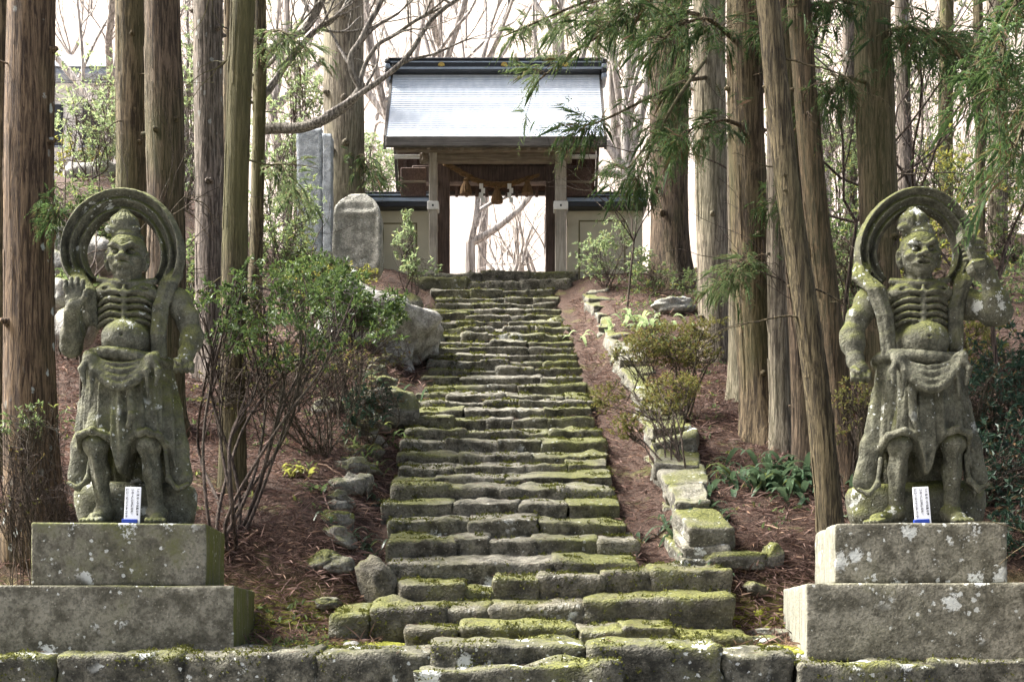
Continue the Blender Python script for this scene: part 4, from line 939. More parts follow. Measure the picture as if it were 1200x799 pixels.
# shimenawa: twisted rope with tassels and paper streamers
SR = thing('straw_rope', 'thick twisted straw rope with three tassels hung across the gate opening', 'rope', (GC, 23.2, 8.4)); so = np.array(SR.location); YR = 23.3
kp = np.array([W(519, 191, YR), W(530, 196, YR), W(545, 205, YR), W(563, 214, YR), W(582, 217.5, YR), W(600, 215.5, YR), W(620, 209, YR), W(634, 204, YR)])
tt = np.linspace(0, 7, 71); path = np.stack([np.interp(tt, range(8), kp[:, i]) for i in range(3)], 1)
path = np.stack([np.convolve(np.pad(path[:, i], 5, 'edge'), np.ones(11)/11, 'valid') for i in range(3)], 1)
rw = np.interp(tt, [0, 1.5, 4, 6, 7], [.036, .042, .046, .036, .022])
for k in range(3):
    a = tt*5.2+k*2*pi/3; T = np.gradient(path, axis=0); T /= np.linalg.norm(T, axis=1)[:, None]; u = np.cross(T, [0, 1, 0]); v = np.array([0, 1., 0])
    P = path+(np.cos(a)*rw*.62)[:, None]*u+(np.sin(a)*rw*.62)[:, None]*v-so
    mb = MB(); tube(mb, P, rw*.68, 8); mb.build('strand', M['rope'], SR, True)
for (px, py, hh) in ((546, 209, .34), (582.5, 219, .34), (618, 211, .3)):
    p = W(px, py, YR-.06)-so; mb = MB(); n = 26; th = np.arange(n)/n*2*pi
    hh *= .85; prof = [(.0, .025), (.03, .05), (.06, .04), (.1, .06), (.17, .085), (.24, .1), (hh, .098), (hh+.005, .02)]
    V = np.array([[(p[0]+r*(1+.1*(q % 2))*cos(a), p[1]+r*(1+.1*(q % 2))*sin(a), p[2]-z-.02*(q % 3)*(z > .3)) for q, a in enumerate(th)] for z, r in prof]).reshape(-1, 3)
    mb.add(V, [(i*n+j, i*n+n+j, i*n+n+(j+1) % n, i*n+(j+1) % n) for i in range(len(prof)-1) for j in range(n)]); mb.build('tassel', M['rope'], SR)
for px in (565, 598):
    p = W(px, 214, YR-.08); mb = MB(); x, z = p[0], p[2]-.03
    for k in range(4):
        ox = .035*(k % 2)-.017; bbox(mb, x+ox-.035, x+ox+.035, p[1]-.002-.006*k, p[1]+.002-.006*k, z-.085*(k+1), z-.085*k+.012, .001)
    mb.v = [v-so.astype(np.float32) for v in mb.v]; mb.build('paper_streamer', M['paper'], SR)

# plaster walls either side
def plaster_wall(label, x0, x1, px0, px1, ppy):
    Y0, Y1 = 23.15, 23.4; zt = Z_(247, Y0); r = thing('plaster_wall', label, 'wall', ((x0+x1)/2, Y0, GZ0-.4)); o = np.array(r.location, np.float32)
    def pb(name, mat, *a, b=.01):
        mb = MB(); bbox(mb, *a, b); mb.v = [v-o for v in mb.v]; return mb.build(name, M[mat], r)
    pb('plaster_body', 'ochre', x0, x1, Y0, Y1, GZ0-.5, zt)
    pa, pc, pz = X_(px0, Y0), X_(px1, Y0), Z_(ppy, Y0)
    pb('panel_moulding', 'ochre2', pa, pc, Y0-.012, Y0-.003, pz, pz+.028, b=.003); pb('panel_moulding', 'ochre2', pc-.028, pc, Y0-.012, Y0-.003, GZ0-.3, pz-.002, b=.003); pb('panel_moulding', 'ochre2', pa, pa+.028, Y0-.012, Y0-.003, GZ0-.3, pz-.002, b=.003)
    e = .06
    pb('coping_board', 'tile', x0-e*0, x1+e, Y0-.22, Y1+.22, zt+.002, zt+.09); 
    def cap(mb):
        za, zb = zt+.093, zt+.25; ym = (Y0+Y1)/2
        for i in range(5):
            t0, t1 = i/5, (i+1)/5
            for s in (-1, 1):
                ya, yb = ym+s*(.36-.3*t0), ym+s*(.36-.3*t1); z0, z1 = za+(zb-za)*t0, za+(zb-za)*t1
                v = [(x0, ya, z0-.004), (x1+e, ya, z0-.004), (x0, ya, z0+.018), (x1+e, ya, z0+.018), (x0, yb, z1), (x1+e, yb, z1)]; mb.poly(v, [(0, 1, 3, 2), (2, 3, 5, 4)] if s < 0 else [(1, 0, 2, 3), (3, 2, 4, 5)])
        mb.poly([(x1+e, ym-.36, za), (x1+e, ym+.36, za), (x1+e, ym, zb)], [(0, 1, 2)]); mb.poly([(x0, ym-.36, za), (x0, ym+.36, za), (x0, ym, zb)], [(0, 2, 1)])
    mb = MB(); cap(mb); mb.v = [v-o for v in mb.v]; mb.build('coping_roof', M['trim'], r)
    pb('coping_ridge', 'tile', x0-.02, x1+e+.05, (Y0+Y1)/2-.09, (Y0+Y1)/2+.09, zt+.235, zt+.36); pb('ridge_line', 'trim', x0-.01, x1+e+.03, (Y0+Y1)/2-.105, (Y0+Y1)/2+.105, zt+.285, zt+.305, b=.004)
plaster_wall('ochre plaster wall with tiled coping left of the gate behind the stele', -3.9, X_(503, 23.15)-.0, 448, 489, 263)
plaster_wall('ochre plaster wall with tiled coping right of the gate', X_(664.5, 23.15), X_(753, 23.15), 678, 733, 260)

# stone monuments left of the gate
YT = 19.6; zb_ = Z_(322, YT); hh = Z_(230, YT)-zb_; w_ = 57/1500*YT
SM = thing('stone_stele', 'squat round topped stone stele with a recessed face left of the gate', 'stele', (X_(420, YT), YT, zb_))
V, F = gridbox(18, 8, 26); V = np.sign(V)*np.abs(V)**.85; P = V.copy(); zz = (P[:, 2]+1)/2
wf = np.interp(zz, [0, .08, .3, .7, .82, .92, 1], [.8, .95, 1, .97, .88, .68, .3]); P = np.stack([V[:, 0]*w_/2*wf, V[:, 1]*.2*np.interp(zz, [0, .1, .8, 1], [.85, 1, .9, .5]), zz*hh], 1)
fr = V[:, 1] < -.99; nx_ = V[:, 0]
P[:, 1] += np.where(fr & (np.abs(nx_) < .72) & (zz > .08) & (zz < .72), .03, 0)+np.where(fr & (np.abs(nx_) < .72) & (zz > .76) & (zz < .84), .025, 0)
P += (.014*fbm(P*6, 3, 4))[:, None]*V; mb = MB(); mb.add(P, F); mb.build('stele_body', M['stele'], SM, True)
YT = 21.2; zb_ = 6.15
SB = thing('tall_slab', 'tall thin blue grey inscribed slab standing behind the round topped stele', 'stele', (X_(364, YT), YT, zb_))
def slab(name, x0, x1, ht, dep, seed, mat):
    V, F = gridbox(8, 4, 40); h = np.array([(x1-x0)/2, dep/2, ht/2]); P = V*h; P[:, 2] += ht/2; P[:, 0] += (x0+x1)/2
    P += V*(.012*fbm(P*np.array([9, 9, 5])+seed, 3, seed))[:, None]; mb = MB(); mb.add(P, F); return mb.build(name, M[mat], SB, True)
slab('slab_face', -.21, .2, 2.25, .22, 5, 'blue_slab'); slab('slab_side', .215, .36, 2.15, .26, 6, 'blue_slab'); slab('slab_foot', -.3, .42, .18, .5, 7, 'stele')

# ---------------------------------------------------------------- cedars
def spray_mesh(mb, O, D, L, n_side=9, w=.02, droop=.25, ls=.55, wl_=.05):
    """cedar sprays: for every origin O a drooping stem D with short needle tufts along it"""
    O = np.asarray(O); n = len(O); D = D/np.linalg.norm(D, axis=1)[:, None]; L = np.broadcast_to(L, (n,))
    side = np.cross(D, np.array([0, 0, 1.])); side /= np.linalg.norm(side, axis=1)[:, None]+1e-6
    roll = RNG.uniform(-.9, .9, n)[:, None]; upv = np.cross(side, D); S = side*np.cos(roll)+upv*np.sin(roll)
    for k in range(n_side):
        t = (k+.4)/n_side; sg = 1 if k % 2 else -1
        base = O+D*(L*t)[:, None]-np.array([0, 0, 1.])*(droop*L*t*t)[:, None]
        d2 = D*.75+S*sg*.8-np.array([0, 0, .3])+RNG.normal(0, .18, (n, 3)); ll = L*(ls-ls*.6*t)*RNG.uniform(.7, 1.2, n)
        leaves(mb, base, d2, upv+RNG.normal(0, .4, (n, 3)), ll, w*RNG.uniform(.7, 1.3, n)+ll*wl_, .1, .25)
    leaves(mb, O, D-np.array([0, 0, droop*.7]), upv, L*1.05, w*.6, .05, .2)
def crown_mesh(seed, Hc, Rr, nb, per):
    rs = np.random.default_rng(seed); mb = MB(); wd = MB()
    for i in range(nb):
        t = (i+rs.random()*.6)/nb; a = rs.random()*2*pi; L = Rr*(1-.8*t)*rs.uniform(.7, 1.1); z = Hc*t
        q = np.linspace(0, 1, 6); P = np.stack([np.cos(a)*L*q, np.sin(a)*L*q, z+.25*L*np.sin(q*2.2)-.4*L*q*q], 1)
        tube(wd, P, np.linspace(.045, .01, 6)*(1-.6*t), 5)
        u = rs.uniform(.2, 1, per); O = np.stack([np.interp(u, q, P[:, j]) for j in range(3)], 1)+rs.normal(0, .08, (per, 3))
        D = np.stack([np.cos(a)+rs.normal(0, .8, per), np.sin(a)+rs.normal(0, .8, per), rs.normal(-.25, .35, per)], 1)
        spray_mesh(mb, O, D, rs.uniform(.35, .7, per), 6, .03, .35)
    return mb.mesh('crown'), wd.mesh('limbs')
CROWN = [crown_mesh(s, 7.0, 2.2, 20, 14) for s in (1, 2)]
CROWN[0][0].materials.append(M['cedar']); CROWN[1][0].materials.append(M['cedar'])
for c in CROWN: c[1].materials.append(M['bark_brown'])

def grow(mb, p, d, L, r, depth, rs, bend=.25, up=.08, nch=(2, 3), tips=None, minr=.004, ns=(7, 5, 4, 3)):
    n = 6; P = [np.array(p, float)]; d = np.array(d, float); d /= np.linalg.norm(d)
    for i in range(n):
        d = d+rs.normal(0, bend/2, 3)+np.array([0, 0, up]); d /= np.linalg.norm(d); P.append(P[-1]+d*L/n)
    R = np.linspace(r, max(r*.62, minr), n+1); tube(mb, P, R, ns[min(3, max(0, 4-depth))], False)
    if depth <= 1:
        if tips is not None: tips += [(P[-1], d), (P[3], d)]
        return
    for k in range(rs.integers(nch[0], nch[1]+1)):
        i = n if k == 0 else rs.integers(2, n+1); e = d+rs.normal(0, .55 if k else .25, 3); grow(mb, P[i], e, L*rs.uniform(.6, .85), R[i]*(.85 if k == 0 else .6), depth-1, rs, bend, up, nch, tips, minr, ns)
def trunk_mesh(pts, Y, wpx, seed, flare=.7, hz=1.0, dY=0.0, zt=15., ridge=.035, ns=44):
    """tapered trunk through photo points (px, py) at depth Y, carried on above the frame; returns mesh builder, base, top"""
    P = np.array([W(a, b, Y) for a, b in pts]); gz = float(H(P[0, 0], Y)); base = np.array([P[0, 0], Y, min(P[0, 2], gz)])
    if len(P) > 1:
        d = (P[-1]-P[0])/(P[-1, 2]-P[0, 2])
        dl = (P[-1]-P[-2])/(P[-1, 2]-P[-2, 2])
    else: d = dl = np.array([0, 0, 1.])
    if P[0, 2] > gz: base = P[0]+d*(gz-P[0, 2])
    else: base = P[0]
    K = [base-d*.35, base]+[p for p in P[1:]]; top = P[-1]+dl*(zt-P[-1, 2]); K += [top]
    K = np.array(K); zz = np.arange(K[0, 2], zt, .13); Q = np.stack([np.interp(zz, K[:, 2], K[:, i]) for i in range(3)], 1)
    for i in (0, 1): Q[:, i] = np.convolve(np.pad(Q[:, i], 6, 'edge'), np.ones(13)/13, 'valid')
    Q[:, 0] += .02*np.sin(zz*.9+seed); r0 = wpx/2/1500*Y
    hgt = zz-base[2]; R = r0*(1.06-.03*hgt*hz/1.5)*np.clip(1-.02*np.clip(hgt-6, 0, 30), .3, 1); R = np.maximum(R, r0*.25)
    th = np.arange(ns)/ns*2*pi
    rs = np.random.default_rng(seed); ph = rs.random(6)*6.28
    q = np.stack(np.broadcast_arrays(np.cos(th)[None]*6.5+seed*3, np.sin(th)[None]*6.5, (zz*.55)[:, None]), -1)
    disp = 1+ridge*fbm(q, 3, seed)+ridge*.7*np.cos(th[None]*17+3*vn(q*.3, 2))*.6
    fl = flare*np.exp(-np.clip(hgt, 0, 9)/.28); lob = 1+.3*np.cos(th[None]*5+ph[0])+.2*np.cos(th[None]*3+ph[1])
    disp = disp*(1+fl[:, None]*lob*.6); disp = disp*(1+.05*vn(np.stack([zz*1.1, zz*0+seed, zz*0], -1))[:, None])
    mb = MB(); tube(mb, Q, R, ns, True, disp)
    nS = 170 if Y < 17.5 else 60; ii = rs.integers(3, min(len(zz)-12, 80), nS); aa = rs.random(nS)*6.28; ww = rs.uniform(.006, .016, nS); LL = rs.integers(2, 8, nS)
    for i, a, w2, L2 in zip(ii, aa, ww, LL):      # loose fibrous bark strips
        V = []; lift = (rs.uniform(.0, .012), rs.uniform(.0, .006), rs.uniform(.004, .022))
        for q, l in zip((0, L2*.5, L2), lift):
            jx = int(i+q); rr = R[jx]*disp[jx, int(a/6.283*ns) % ns]+l; da = w2/max(R[jx], .03)
            for sg in (-1, 1): V.append(Q[jx]+np.array([cos(a+sg*da*(1 if l < .015 else .5))*rr, sin(a+sg*da*(1 if l < .015 else .5))*rr, 0]))
        mb.poly(V, [(0, 1, 3, 2), (2, 3, 5, 4)])
    for k in range(5):       # thin dead branches
        i = rs.integers(16, 60); a = rs.random()*6.28; dd = np.array([cos(a), sin(a), -.05]); grow(mb, Q[i]+dd*R[i]*.8, dd, rs.uniform(.25, .7), .009, 2, rs, .3, -.04, minr=.003)
    for k in range(16):      # snapped branch stubs and knots
        i = rs.integers(8, 66); a = rs.random()*6.28; dd = np.array([cos(a), sin(a), .15]); b = Q[i]+dd*R[i]*.85
        tube(mb, [b, b+dd*R[i]*.25, b+dd*R[i]*.42], [R[i]*.26, R[i]*.15, R[i]*.08], 7)
    return mb, base, Q, R
TREES = []
def cedar(label, pts, Y, wpx, mat, seed, zt=22., crown=True, cz=None, cs=1.0, **k):
    r = thing('cedar_tree', label, 'tree', (0, 0, 0), 0, 'cedars standing around the stairs')
    mb, base, Q, R = trunk_mesh(pts, Y, wpx, seed, zt=zt, **k); r.location = base
    mb.v = [v-base.astype(np.float32) for v in mb.v]; mb.build('trunk', M[mat], r, True)
    if crown:
        cz = cz or max(EYE+.5*Y+2.5, 14.5)
        i = int(np.argmin(np.abs(Q[:, 2]-cz))); cc = CROWN[seed % 2]
        for nm, me in (('crown', cc[0]), ('limbs', cc[1])):
            o = link(nm, me, None, r, tuple(Q[i]-base), (0, 0, seed*1.7)); o.scale = (cs, cs, cs)
    TREES.append((r, base, Q, R)); return r, base, Q, R
ced = {}
ced['L1'] = cedar('thick lichened cedar at the left edge behind the left pedestal', [(38, 625), (34, 500), (36, 300), (38, 0)], 10.9, 56, 'bark_lichen', 1, flare=.55)
ced['L0'] = cedar('dark cedar cut by the left picture edge behind the thick lichened one', [(-4, 600), (-2, 300), (0, 0)], 11.9, 34, 'bark_brown', 2)
ced['L2'] = cedar('olive brown cedar, left of the touching pair above the left statue', [(153, 440), (153, 0)], 14.2, 37, 'bark_brown', 3)
ced['L3'] = cedar('reddish cedar, right of the touching pair above the left statue', [(193, 500), (192, 200), (191, 0)], 13.2, 43, 'bark_red', 4)
ced['L4'] = cedar('grey pink cedar between the left statue and the slender mossy cedar', [(247, 430), (247, 200), (245, 0)], 15.2, 35, 'bark_grey', 5, cs=.8)
ced['L4b'] = cedar('thin dark cedar squeezed behind the grey pink cedar', [(267, 380), (268, 0)], 18, 15, 'bark_brown', 6, cs=.7)
ced['L5'] = cedar('slender leaning mossy cedar rising from the thicket left of the stairs', [(270, 572), (271, 450), (277, 300), (286, 0)], 11.7, 28, 'bark_green', 7, flare=.45, cs=.7)
ced['L6'] = cedar('thin mossy cedar just right of the slender leaning one', [(299, 370), (301, 200), (304, 0)], 17, 15, 'bark_green', 8, cs=.7)
ced['L7'] = cedar('big pale grey cedar behind the stone monuments', [(406, 320), (404, 100), (402, 0)], 22.6, 46, 'bark_pale', 9)
ced['R8'] = cedar('stout reddish fibrous cedar with flared foot right of the gate', [(785, 336), (786, 200), (785, 0)], 21, 43, 'bark_red', 10, flare=.6, ridge=.07)
ced['R9'] = cedar('pale straight cedar between the stout reddish one and the cedar cluster', [(837, 440), (835, 200), (832, 0)], 16.5, 38, 'bark_pale', 11, flare=.4)
ced['R9b'] = cedar('pale cedar half hidden in the right cluster behind the mossy grey trunk', [(866, 485), (867, 300), (868, 0)], 14.8, 26, 'bark_pale', 12, cs=.7)
ced['R10'] = cedar('broad olive cedar in front of the right cluster beside the azaleas', [(890, 522), (884, 350), (874, 100), (872, 0)], 13.4, 42, 'bark_brown', 13, flare=.5)
ced['R13b'] = cedar('thin pale cedar in the right cluster above the broad leaved plants', [(917, 530), (914, 350), (908, 0)], 13.0, 23, 'bark_pale', 14, cs=.6)
ced['R12b'] = cedar('thin reddish cedar in the right cluster leaning left', [(944, 560), (940, 400), (926, 200), (913, 0)], 12.5, 23, 'bark_red', 15, cs=.6)
ced['R11'] = cedar('mossy green cedar leaning left, foremost of the right cluster', [(974, 612), (966, 490), (952, 395), (938, 330), (913, 167), (897, 0)], 10.9, 27, 'bark_green', 16, flare=.35)
ced['R12'] = cedar('brown cedar leaning beside the mossy green foremost one', [(990, 560), (983, 450), (975, 395), (962, 330), (946, 170), (937, 0)], 12, 28, 'bark_dark', 17)
ced['R13'] = cedar('straight reddish cedar rising behind the right statue halo', [(1030, 520), (1031, 300), (1024, 0)], 12.6, 43, 'bark_red', 18)
ced['R14'] = cedar('pale distant cedar above the raised elbow of the right statue', [(1171, 330), (1168, 130), (1166, 0)], 20, 21, 'bark_pale', 19, cs=.8)
ced['R15'] = cedar('thin distant cedar just left of the pale distant one', [(1148, 340), (1146, 0)], 18.5, 11, 'bark_green', 20, cs=.6)
ced['R16'] = cedar('dark distant cedar right of the straight reddish one', [(1060, 330), (1058, 0)], 19, 16, 'bark_grey', 21, cs=.8)
ced['R17'] = cedar('dim distant cedar between the reddish cedar and the thin distant one', [(1110, 340), (1108, 0)], 24, 17, 'bark_brown', 22, cs=.8)
ced['R18'] = cedar('far pale cedar between the right cluster and the straight reddish cedar', [(1000, 330), (992, 0)], 23, 14, 'bark_grey', 23, cs=.8)

# green boughs of the right-hand cedars hanging before the gate roof
def bough(root, base, pts, r0, n_sp, L, mat, w=.0065, spread=.3, name='bough', nside=14, droop=.35):
    """a bough: wood and foliage as parts of its tree"""
    P = np.array(pts); t = np.linspace(0, len(P)-1, 40); Q = np.stack([np.interp(t, range(len(P)), P[:, i]) for i in range(3)], 1)
    for i in range(3): Q[:, i] = np.convolve(np.pad(Q[:, i], 3, 'edge'), np.ones(7)/7, 'valid')
    mb = MB(); tube(mb, Q-base, np.linspace(r0, r0*.25, 40), 6)
    fol = MB(); u = RNG.uniform(.12, 1, n_sp)*39; O = np.stack([np.interp(u, range(40), Q[:, i]) for i in range(3)], 1)
    T = Q[-1]-Q[0]; T /= np.linalg.norm(T)
    D = T*.55+RNG.normal(0, .55, (n_sp, 3))+np.array([0, 0, -.3]); lat = RNG.uniform(0, spread, n_sp)[:, None]
    O2 = O+D/np.linalg.norm(D, axis=1)[:, None]*lat
    for a, b in zip(O, O2):
        tube(mb, np.array([a, (a+b)/2+[0, 0, .02], b])-base, [.006, .005, .003], 4, False)
    spray_mesh(fol, O2-base, D, RNG.uniform(.5, 1.0, n_sp)*L, nside, w, droop, .34, .02)
    D2 = np.repeat(D, 3, 0)+RNG.normal(0, .5, (n_sp*3, 3)); spray_mesh(fol, np.repeat(O2, 3, 0)-base+RNG.normal(0, .05, (n_sp*3, 3)), D2, RNG.uniform(.3, .6, n_sp*3)*L, nside, w, droop, .34, .02)
    mb.build(name, M['bark_brown'], root, True); fol.build('foliage', M[mat], root)
def bg(key, pts, *a, **k):
    r, base, Q, R = ced[key]; bough(r, base, [W(*p) for p in pts], *a, **k)
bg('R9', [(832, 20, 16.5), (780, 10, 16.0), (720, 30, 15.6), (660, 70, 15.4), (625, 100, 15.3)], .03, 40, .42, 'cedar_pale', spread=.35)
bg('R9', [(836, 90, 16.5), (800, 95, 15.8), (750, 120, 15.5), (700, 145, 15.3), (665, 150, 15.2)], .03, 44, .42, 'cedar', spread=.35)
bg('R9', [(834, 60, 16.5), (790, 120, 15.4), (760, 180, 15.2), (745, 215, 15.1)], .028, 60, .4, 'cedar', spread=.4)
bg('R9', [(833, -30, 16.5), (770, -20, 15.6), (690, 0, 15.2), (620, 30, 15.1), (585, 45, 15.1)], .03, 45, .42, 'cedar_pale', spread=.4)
bg('R8', [(790, 110, 21), (765, 160, 20.2), (735, 200, 20), (715, 190, 20)], .03, 30, .4, 'cedar', spread=.4)
bg('R10', [(874, 60, 13.4), (830, 20, 13), (790, 30, 12.8), (770, 60, 12.8)], .026, 55, .36, 'cedar', spread=.4)
bg('R10', [(876, 150, 13.4), (850, 140, 13), (810, 150, 12.9), (790, 175, 12.9)], .024, 40, .34, 'cedar', spread=.35)
bg('R10', [(880, 250, 13.4), (905, 230, 13), (925, 240, 12.8)], .02, 45, .3, 'cedar', spread=.3)
bg('R10', [(885, 300, 13.3), (870, 310, 12.9), (845, 330, 12.8)], .02, 50, .28, 'cedar_pale', spread=.3)
bg('R10', [(880, 40, 13.4), (900, 30, 13), (930, 60, 12.8)], .02, 50, .32, 'cedar', spread=.35)
bg('R13', [(1024, 40, 12.6), (1070, 30, 12.2), (1120, 60, 12), (1150, 110, 11.9)], .026, 80, .36, 'cedar', spread=.4)
bg('R13', [(1026, 100, 12.6), (990, 90, 12.2), (960, 120, 12)], .02, 50, .3, 'cedar', spread=.3)
bg('R14', [(1168, 60, 20), (1130, 40, 19), (1080, 70, 18.5)], .03, 60, .5, 'cedar', spread=.5)
bg('R14', [(1168, 100, 20), (1190, 110, 19), (1215, 140, 18.5)], .03, 60, .5, 'cedar', spread=.5)
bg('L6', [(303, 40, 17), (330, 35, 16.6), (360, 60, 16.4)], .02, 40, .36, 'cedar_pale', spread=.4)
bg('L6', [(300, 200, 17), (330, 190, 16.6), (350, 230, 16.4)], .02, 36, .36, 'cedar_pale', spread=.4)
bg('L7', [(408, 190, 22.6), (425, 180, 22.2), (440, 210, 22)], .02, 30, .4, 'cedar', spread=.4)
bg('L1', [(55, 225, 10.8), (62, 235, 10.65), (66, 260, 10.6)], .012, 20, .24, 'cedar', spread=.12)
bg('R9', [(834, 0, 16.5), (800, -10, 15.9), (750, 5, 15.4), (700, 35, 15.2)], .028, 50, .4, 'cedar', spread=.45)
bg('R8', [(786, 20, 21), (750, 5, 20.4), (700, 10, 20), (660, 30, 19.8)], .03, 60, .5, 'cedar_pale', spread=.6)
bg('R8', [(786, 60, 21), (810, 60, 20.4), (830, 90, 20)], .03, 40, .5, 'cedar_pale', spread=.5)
bg('R13', [(1022, 10, 12.6), (985, 0, 12.2), (950, 10, 12)], .02, 44, .34, 'cedar', spread=.4)
# near bough hanging into the top right corner from a cedar outside the picture
r_ = cedar('cedar at the right picture edge with a green bough hanging into the corner', [(1290, 660), (1285, 300), (1280, 0)], 8.4, 70, 'bark_brown', 31)
ced['RX'] = r_
bg('RX', [(1280, -60, 8.4), (1230, -40, 7.6), (1185, 10, 7.2), (1165, 110, 7.1)], .02, 60, .36, 'cedar', spread=.35)
bg('RX', [(1282, 40, 8.4), (1240, 60, 7.7), (1205, 130, 7.3), (1180, 200, 7.2)], .02, 50, .34, 'cedar', spread=.3)

# ---------------------------------------------------------------- bare trees
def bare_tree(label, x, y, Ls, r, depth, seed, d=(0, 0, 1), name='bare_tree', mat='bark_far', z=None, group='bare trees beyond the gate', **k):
    z = float(H(x, y)) if z is None else z
    root = thing(name, label, 'tree', (x, y, z), 0, group); rs = np.random.default_rng(seed); mb = MB()
    T = MB(); P = [(0, 0, -.3), (0, 0, 0), tuple(np.array(d)*Ls*.3), tuple(np.array(d)*Ls*.6+rs.normal(0, .05, 3))]
    tube(T, P, [r*1.3, r*1.15, r, r*.85], 9, False); T.build('trunk', M[mat], root, True)
    for q in range(k.pop('nb', 3)): grow(mb, P[-1] if q else P[-1], np.array(d)+rs.normal(0, .5, 3), Ls*.6, r*.7, depth, rs, **k)
    mb.build('branches', M[mat], root, True); return root
# the sweeping limb left of the gate: it leaves a trunk hidden behind the thin mossy cedar
YB = 18.0
bt = thing('bare_tree', 'bare tree sweeping a long curved limb rightwards above the stele', 'tree', (X_(300, YB), YB, float(H(X_(300, YB), YB))), 0, 'bare trees beyond the gate'); bo = np.array(bt.location)
def sm(pts, n=60, w=4):
    P = np.array(pts); t = np.linspace(0, len(P)-1, n); Q = np.stack([np.interp(t, range(len(P)), P[:, i]) for i in range(3)], 1)
    for i in range(3): Q[:, i] = np.convolve(np.pad(Q[:, i], w, 'edge'), np.ones(2*w+1)/(2*w+1), 'valid')
    return Q
def limb(name, pts, r0, r1, twigs=0, seed=0):
    Q = sm([W(a, b, YB+dy) for a, b, dy in pts])-bo; mb = MB(); tube(mb, Q, np.linspace(r0, r1, len(Q)), 8, True); rs = np.random.default_rng(seed)
    for k in range(twigs):
        i = rs.integers(8, len(Q)-1); d = Q[min(i+3, len(Q)-1)]-Q[i-3]; d /= np.linalg.norm(d)+1e-9; grow(mb, Q[i], d+rs.normal(0, .7, 3)+[0, 0, .4], rs.uniform(.5, 1.1), r1*.8, 3, rs, .3, .05, minr=.003)
    mb.build(name, M['bark_bare'], bt, True)
limb('trunk', [(299, 400, 0), (300, 250, 0), (302, 165, 0), (303, 130, 0), (304, 60, 0), (310, -80, 0)], .09, .06)
limb('limb', [(302, 152, 0), (325, 150, -.1), (352, 151, -.2), (380, 141, -.3), (408, 123, -.3), (421, 108, -.3), (424, 96, -.3)], .085, .055)
limb('limb', [(378, 137, -.3), (400, 125, -.35), (430, 105, -.4), (460, 84, -.4), (480, 65, -.4), (493, 42, -.4), (508, 18, -.4), (540, -3, -.4), (560, -15, -.4)], .045, .025, 5, 3)
limb('limb', [(422, 104, -.3), (412, 85, -.35), (410, 65, -.4), (422, 50, -.4), (432, 28, -.4), (447, 3, -.4), (455, -30, -.4)], .05, .035, 4, 4)
limb('limb', [(421, 98, -.3), (428, 75, -.2), (442, 52, -.2), (465, 40, -.2), (490, 22, -.2), (520, 8, -.2)], .035, .018, 4, 5)
limb('limb', [(303, 118, 0), (320, 100, .1), (335, 75, .1), (352, 55, .1), (370, 35, .1), (390, 25, .1), (405, 8, .1), (425, -10, .1)], .055, .025, 5, 6)
limb('limb', [(303, 80, 0), (325, 50, .1), (355, 38, .1), (368, 22, .1), (380, -5, .1)], .06, .045, 3, 7)
limb('limb', [(304, 85, 0), (322, 70, -.2), (328, 55, -.2), (350, 30, -.2), (362, 5, -.2)], .03, .014, 4, 8)
# through the gate opening and above its roof
bare_tree('leaning lichened bare tree seen at the left inside the gate opening', X_(548, 27.5), 27.5, 3.2, .13, 3, 5, (.05, 0, 1), nb=3, bend=.15)
bare_tree('many branched bare tree in the middle of the gate opening', X_(597, 31), 31, 1.9, .13, 4, 6, (0, 0, 1), nb=6, bend=.2)
bare_tree('small pale bare tree at the right inside the gate opening', X_(635, 34), 34, 2.2, .09, 4, 7, (0, 0, 1), nb=5, bend=.2)
k_ = 0
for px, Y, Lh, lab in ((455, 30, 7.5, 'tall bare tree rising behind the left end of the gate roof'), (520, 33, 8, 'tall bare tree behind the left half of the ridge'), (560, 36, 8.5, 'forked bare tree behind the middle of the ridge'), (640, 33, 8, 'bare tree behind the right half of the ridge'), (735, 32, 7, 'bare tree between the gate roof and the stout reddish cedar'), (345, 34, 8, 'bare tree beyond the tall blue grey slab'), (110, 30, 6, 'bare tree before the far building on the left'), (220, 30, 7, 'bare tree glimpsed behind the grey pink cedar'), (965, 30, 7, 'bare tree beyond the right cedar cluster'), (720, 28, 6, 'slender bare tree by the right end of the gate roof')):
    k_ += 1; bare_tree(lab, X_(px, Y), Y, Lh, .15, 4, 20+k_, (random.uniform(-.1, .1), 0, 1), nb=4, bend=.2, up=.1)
# the far wood on the hill
mb = MB(); rs = np.random.default_rng(77)
for k in range(220):
    y = rs.uniform(46, 140); x = rs.uniform(-.6, .6)*y; z = float(H(x, y)); Lh = rs.uniform(4, 8)
    P = np.array([x, y, z-.3]); q = np.array([x+rs.normal(0, .4), y, z+Lh*.5]); tube(mb, [P, q], [.1, .07], 5, False)
    for b in range(5): grow(mb, q, np.array([rs.normal(0, .5), rs.normal(0, .5), 1]), Lh*.4, .045, 2, rs, .2, .05, (3, 5), None, .014, (4, 3, 3, 3))
tag(mb.build('far_woods', M['bark_far']), 'pale leafless woods covering the far hillside', None, None, 'stuff')

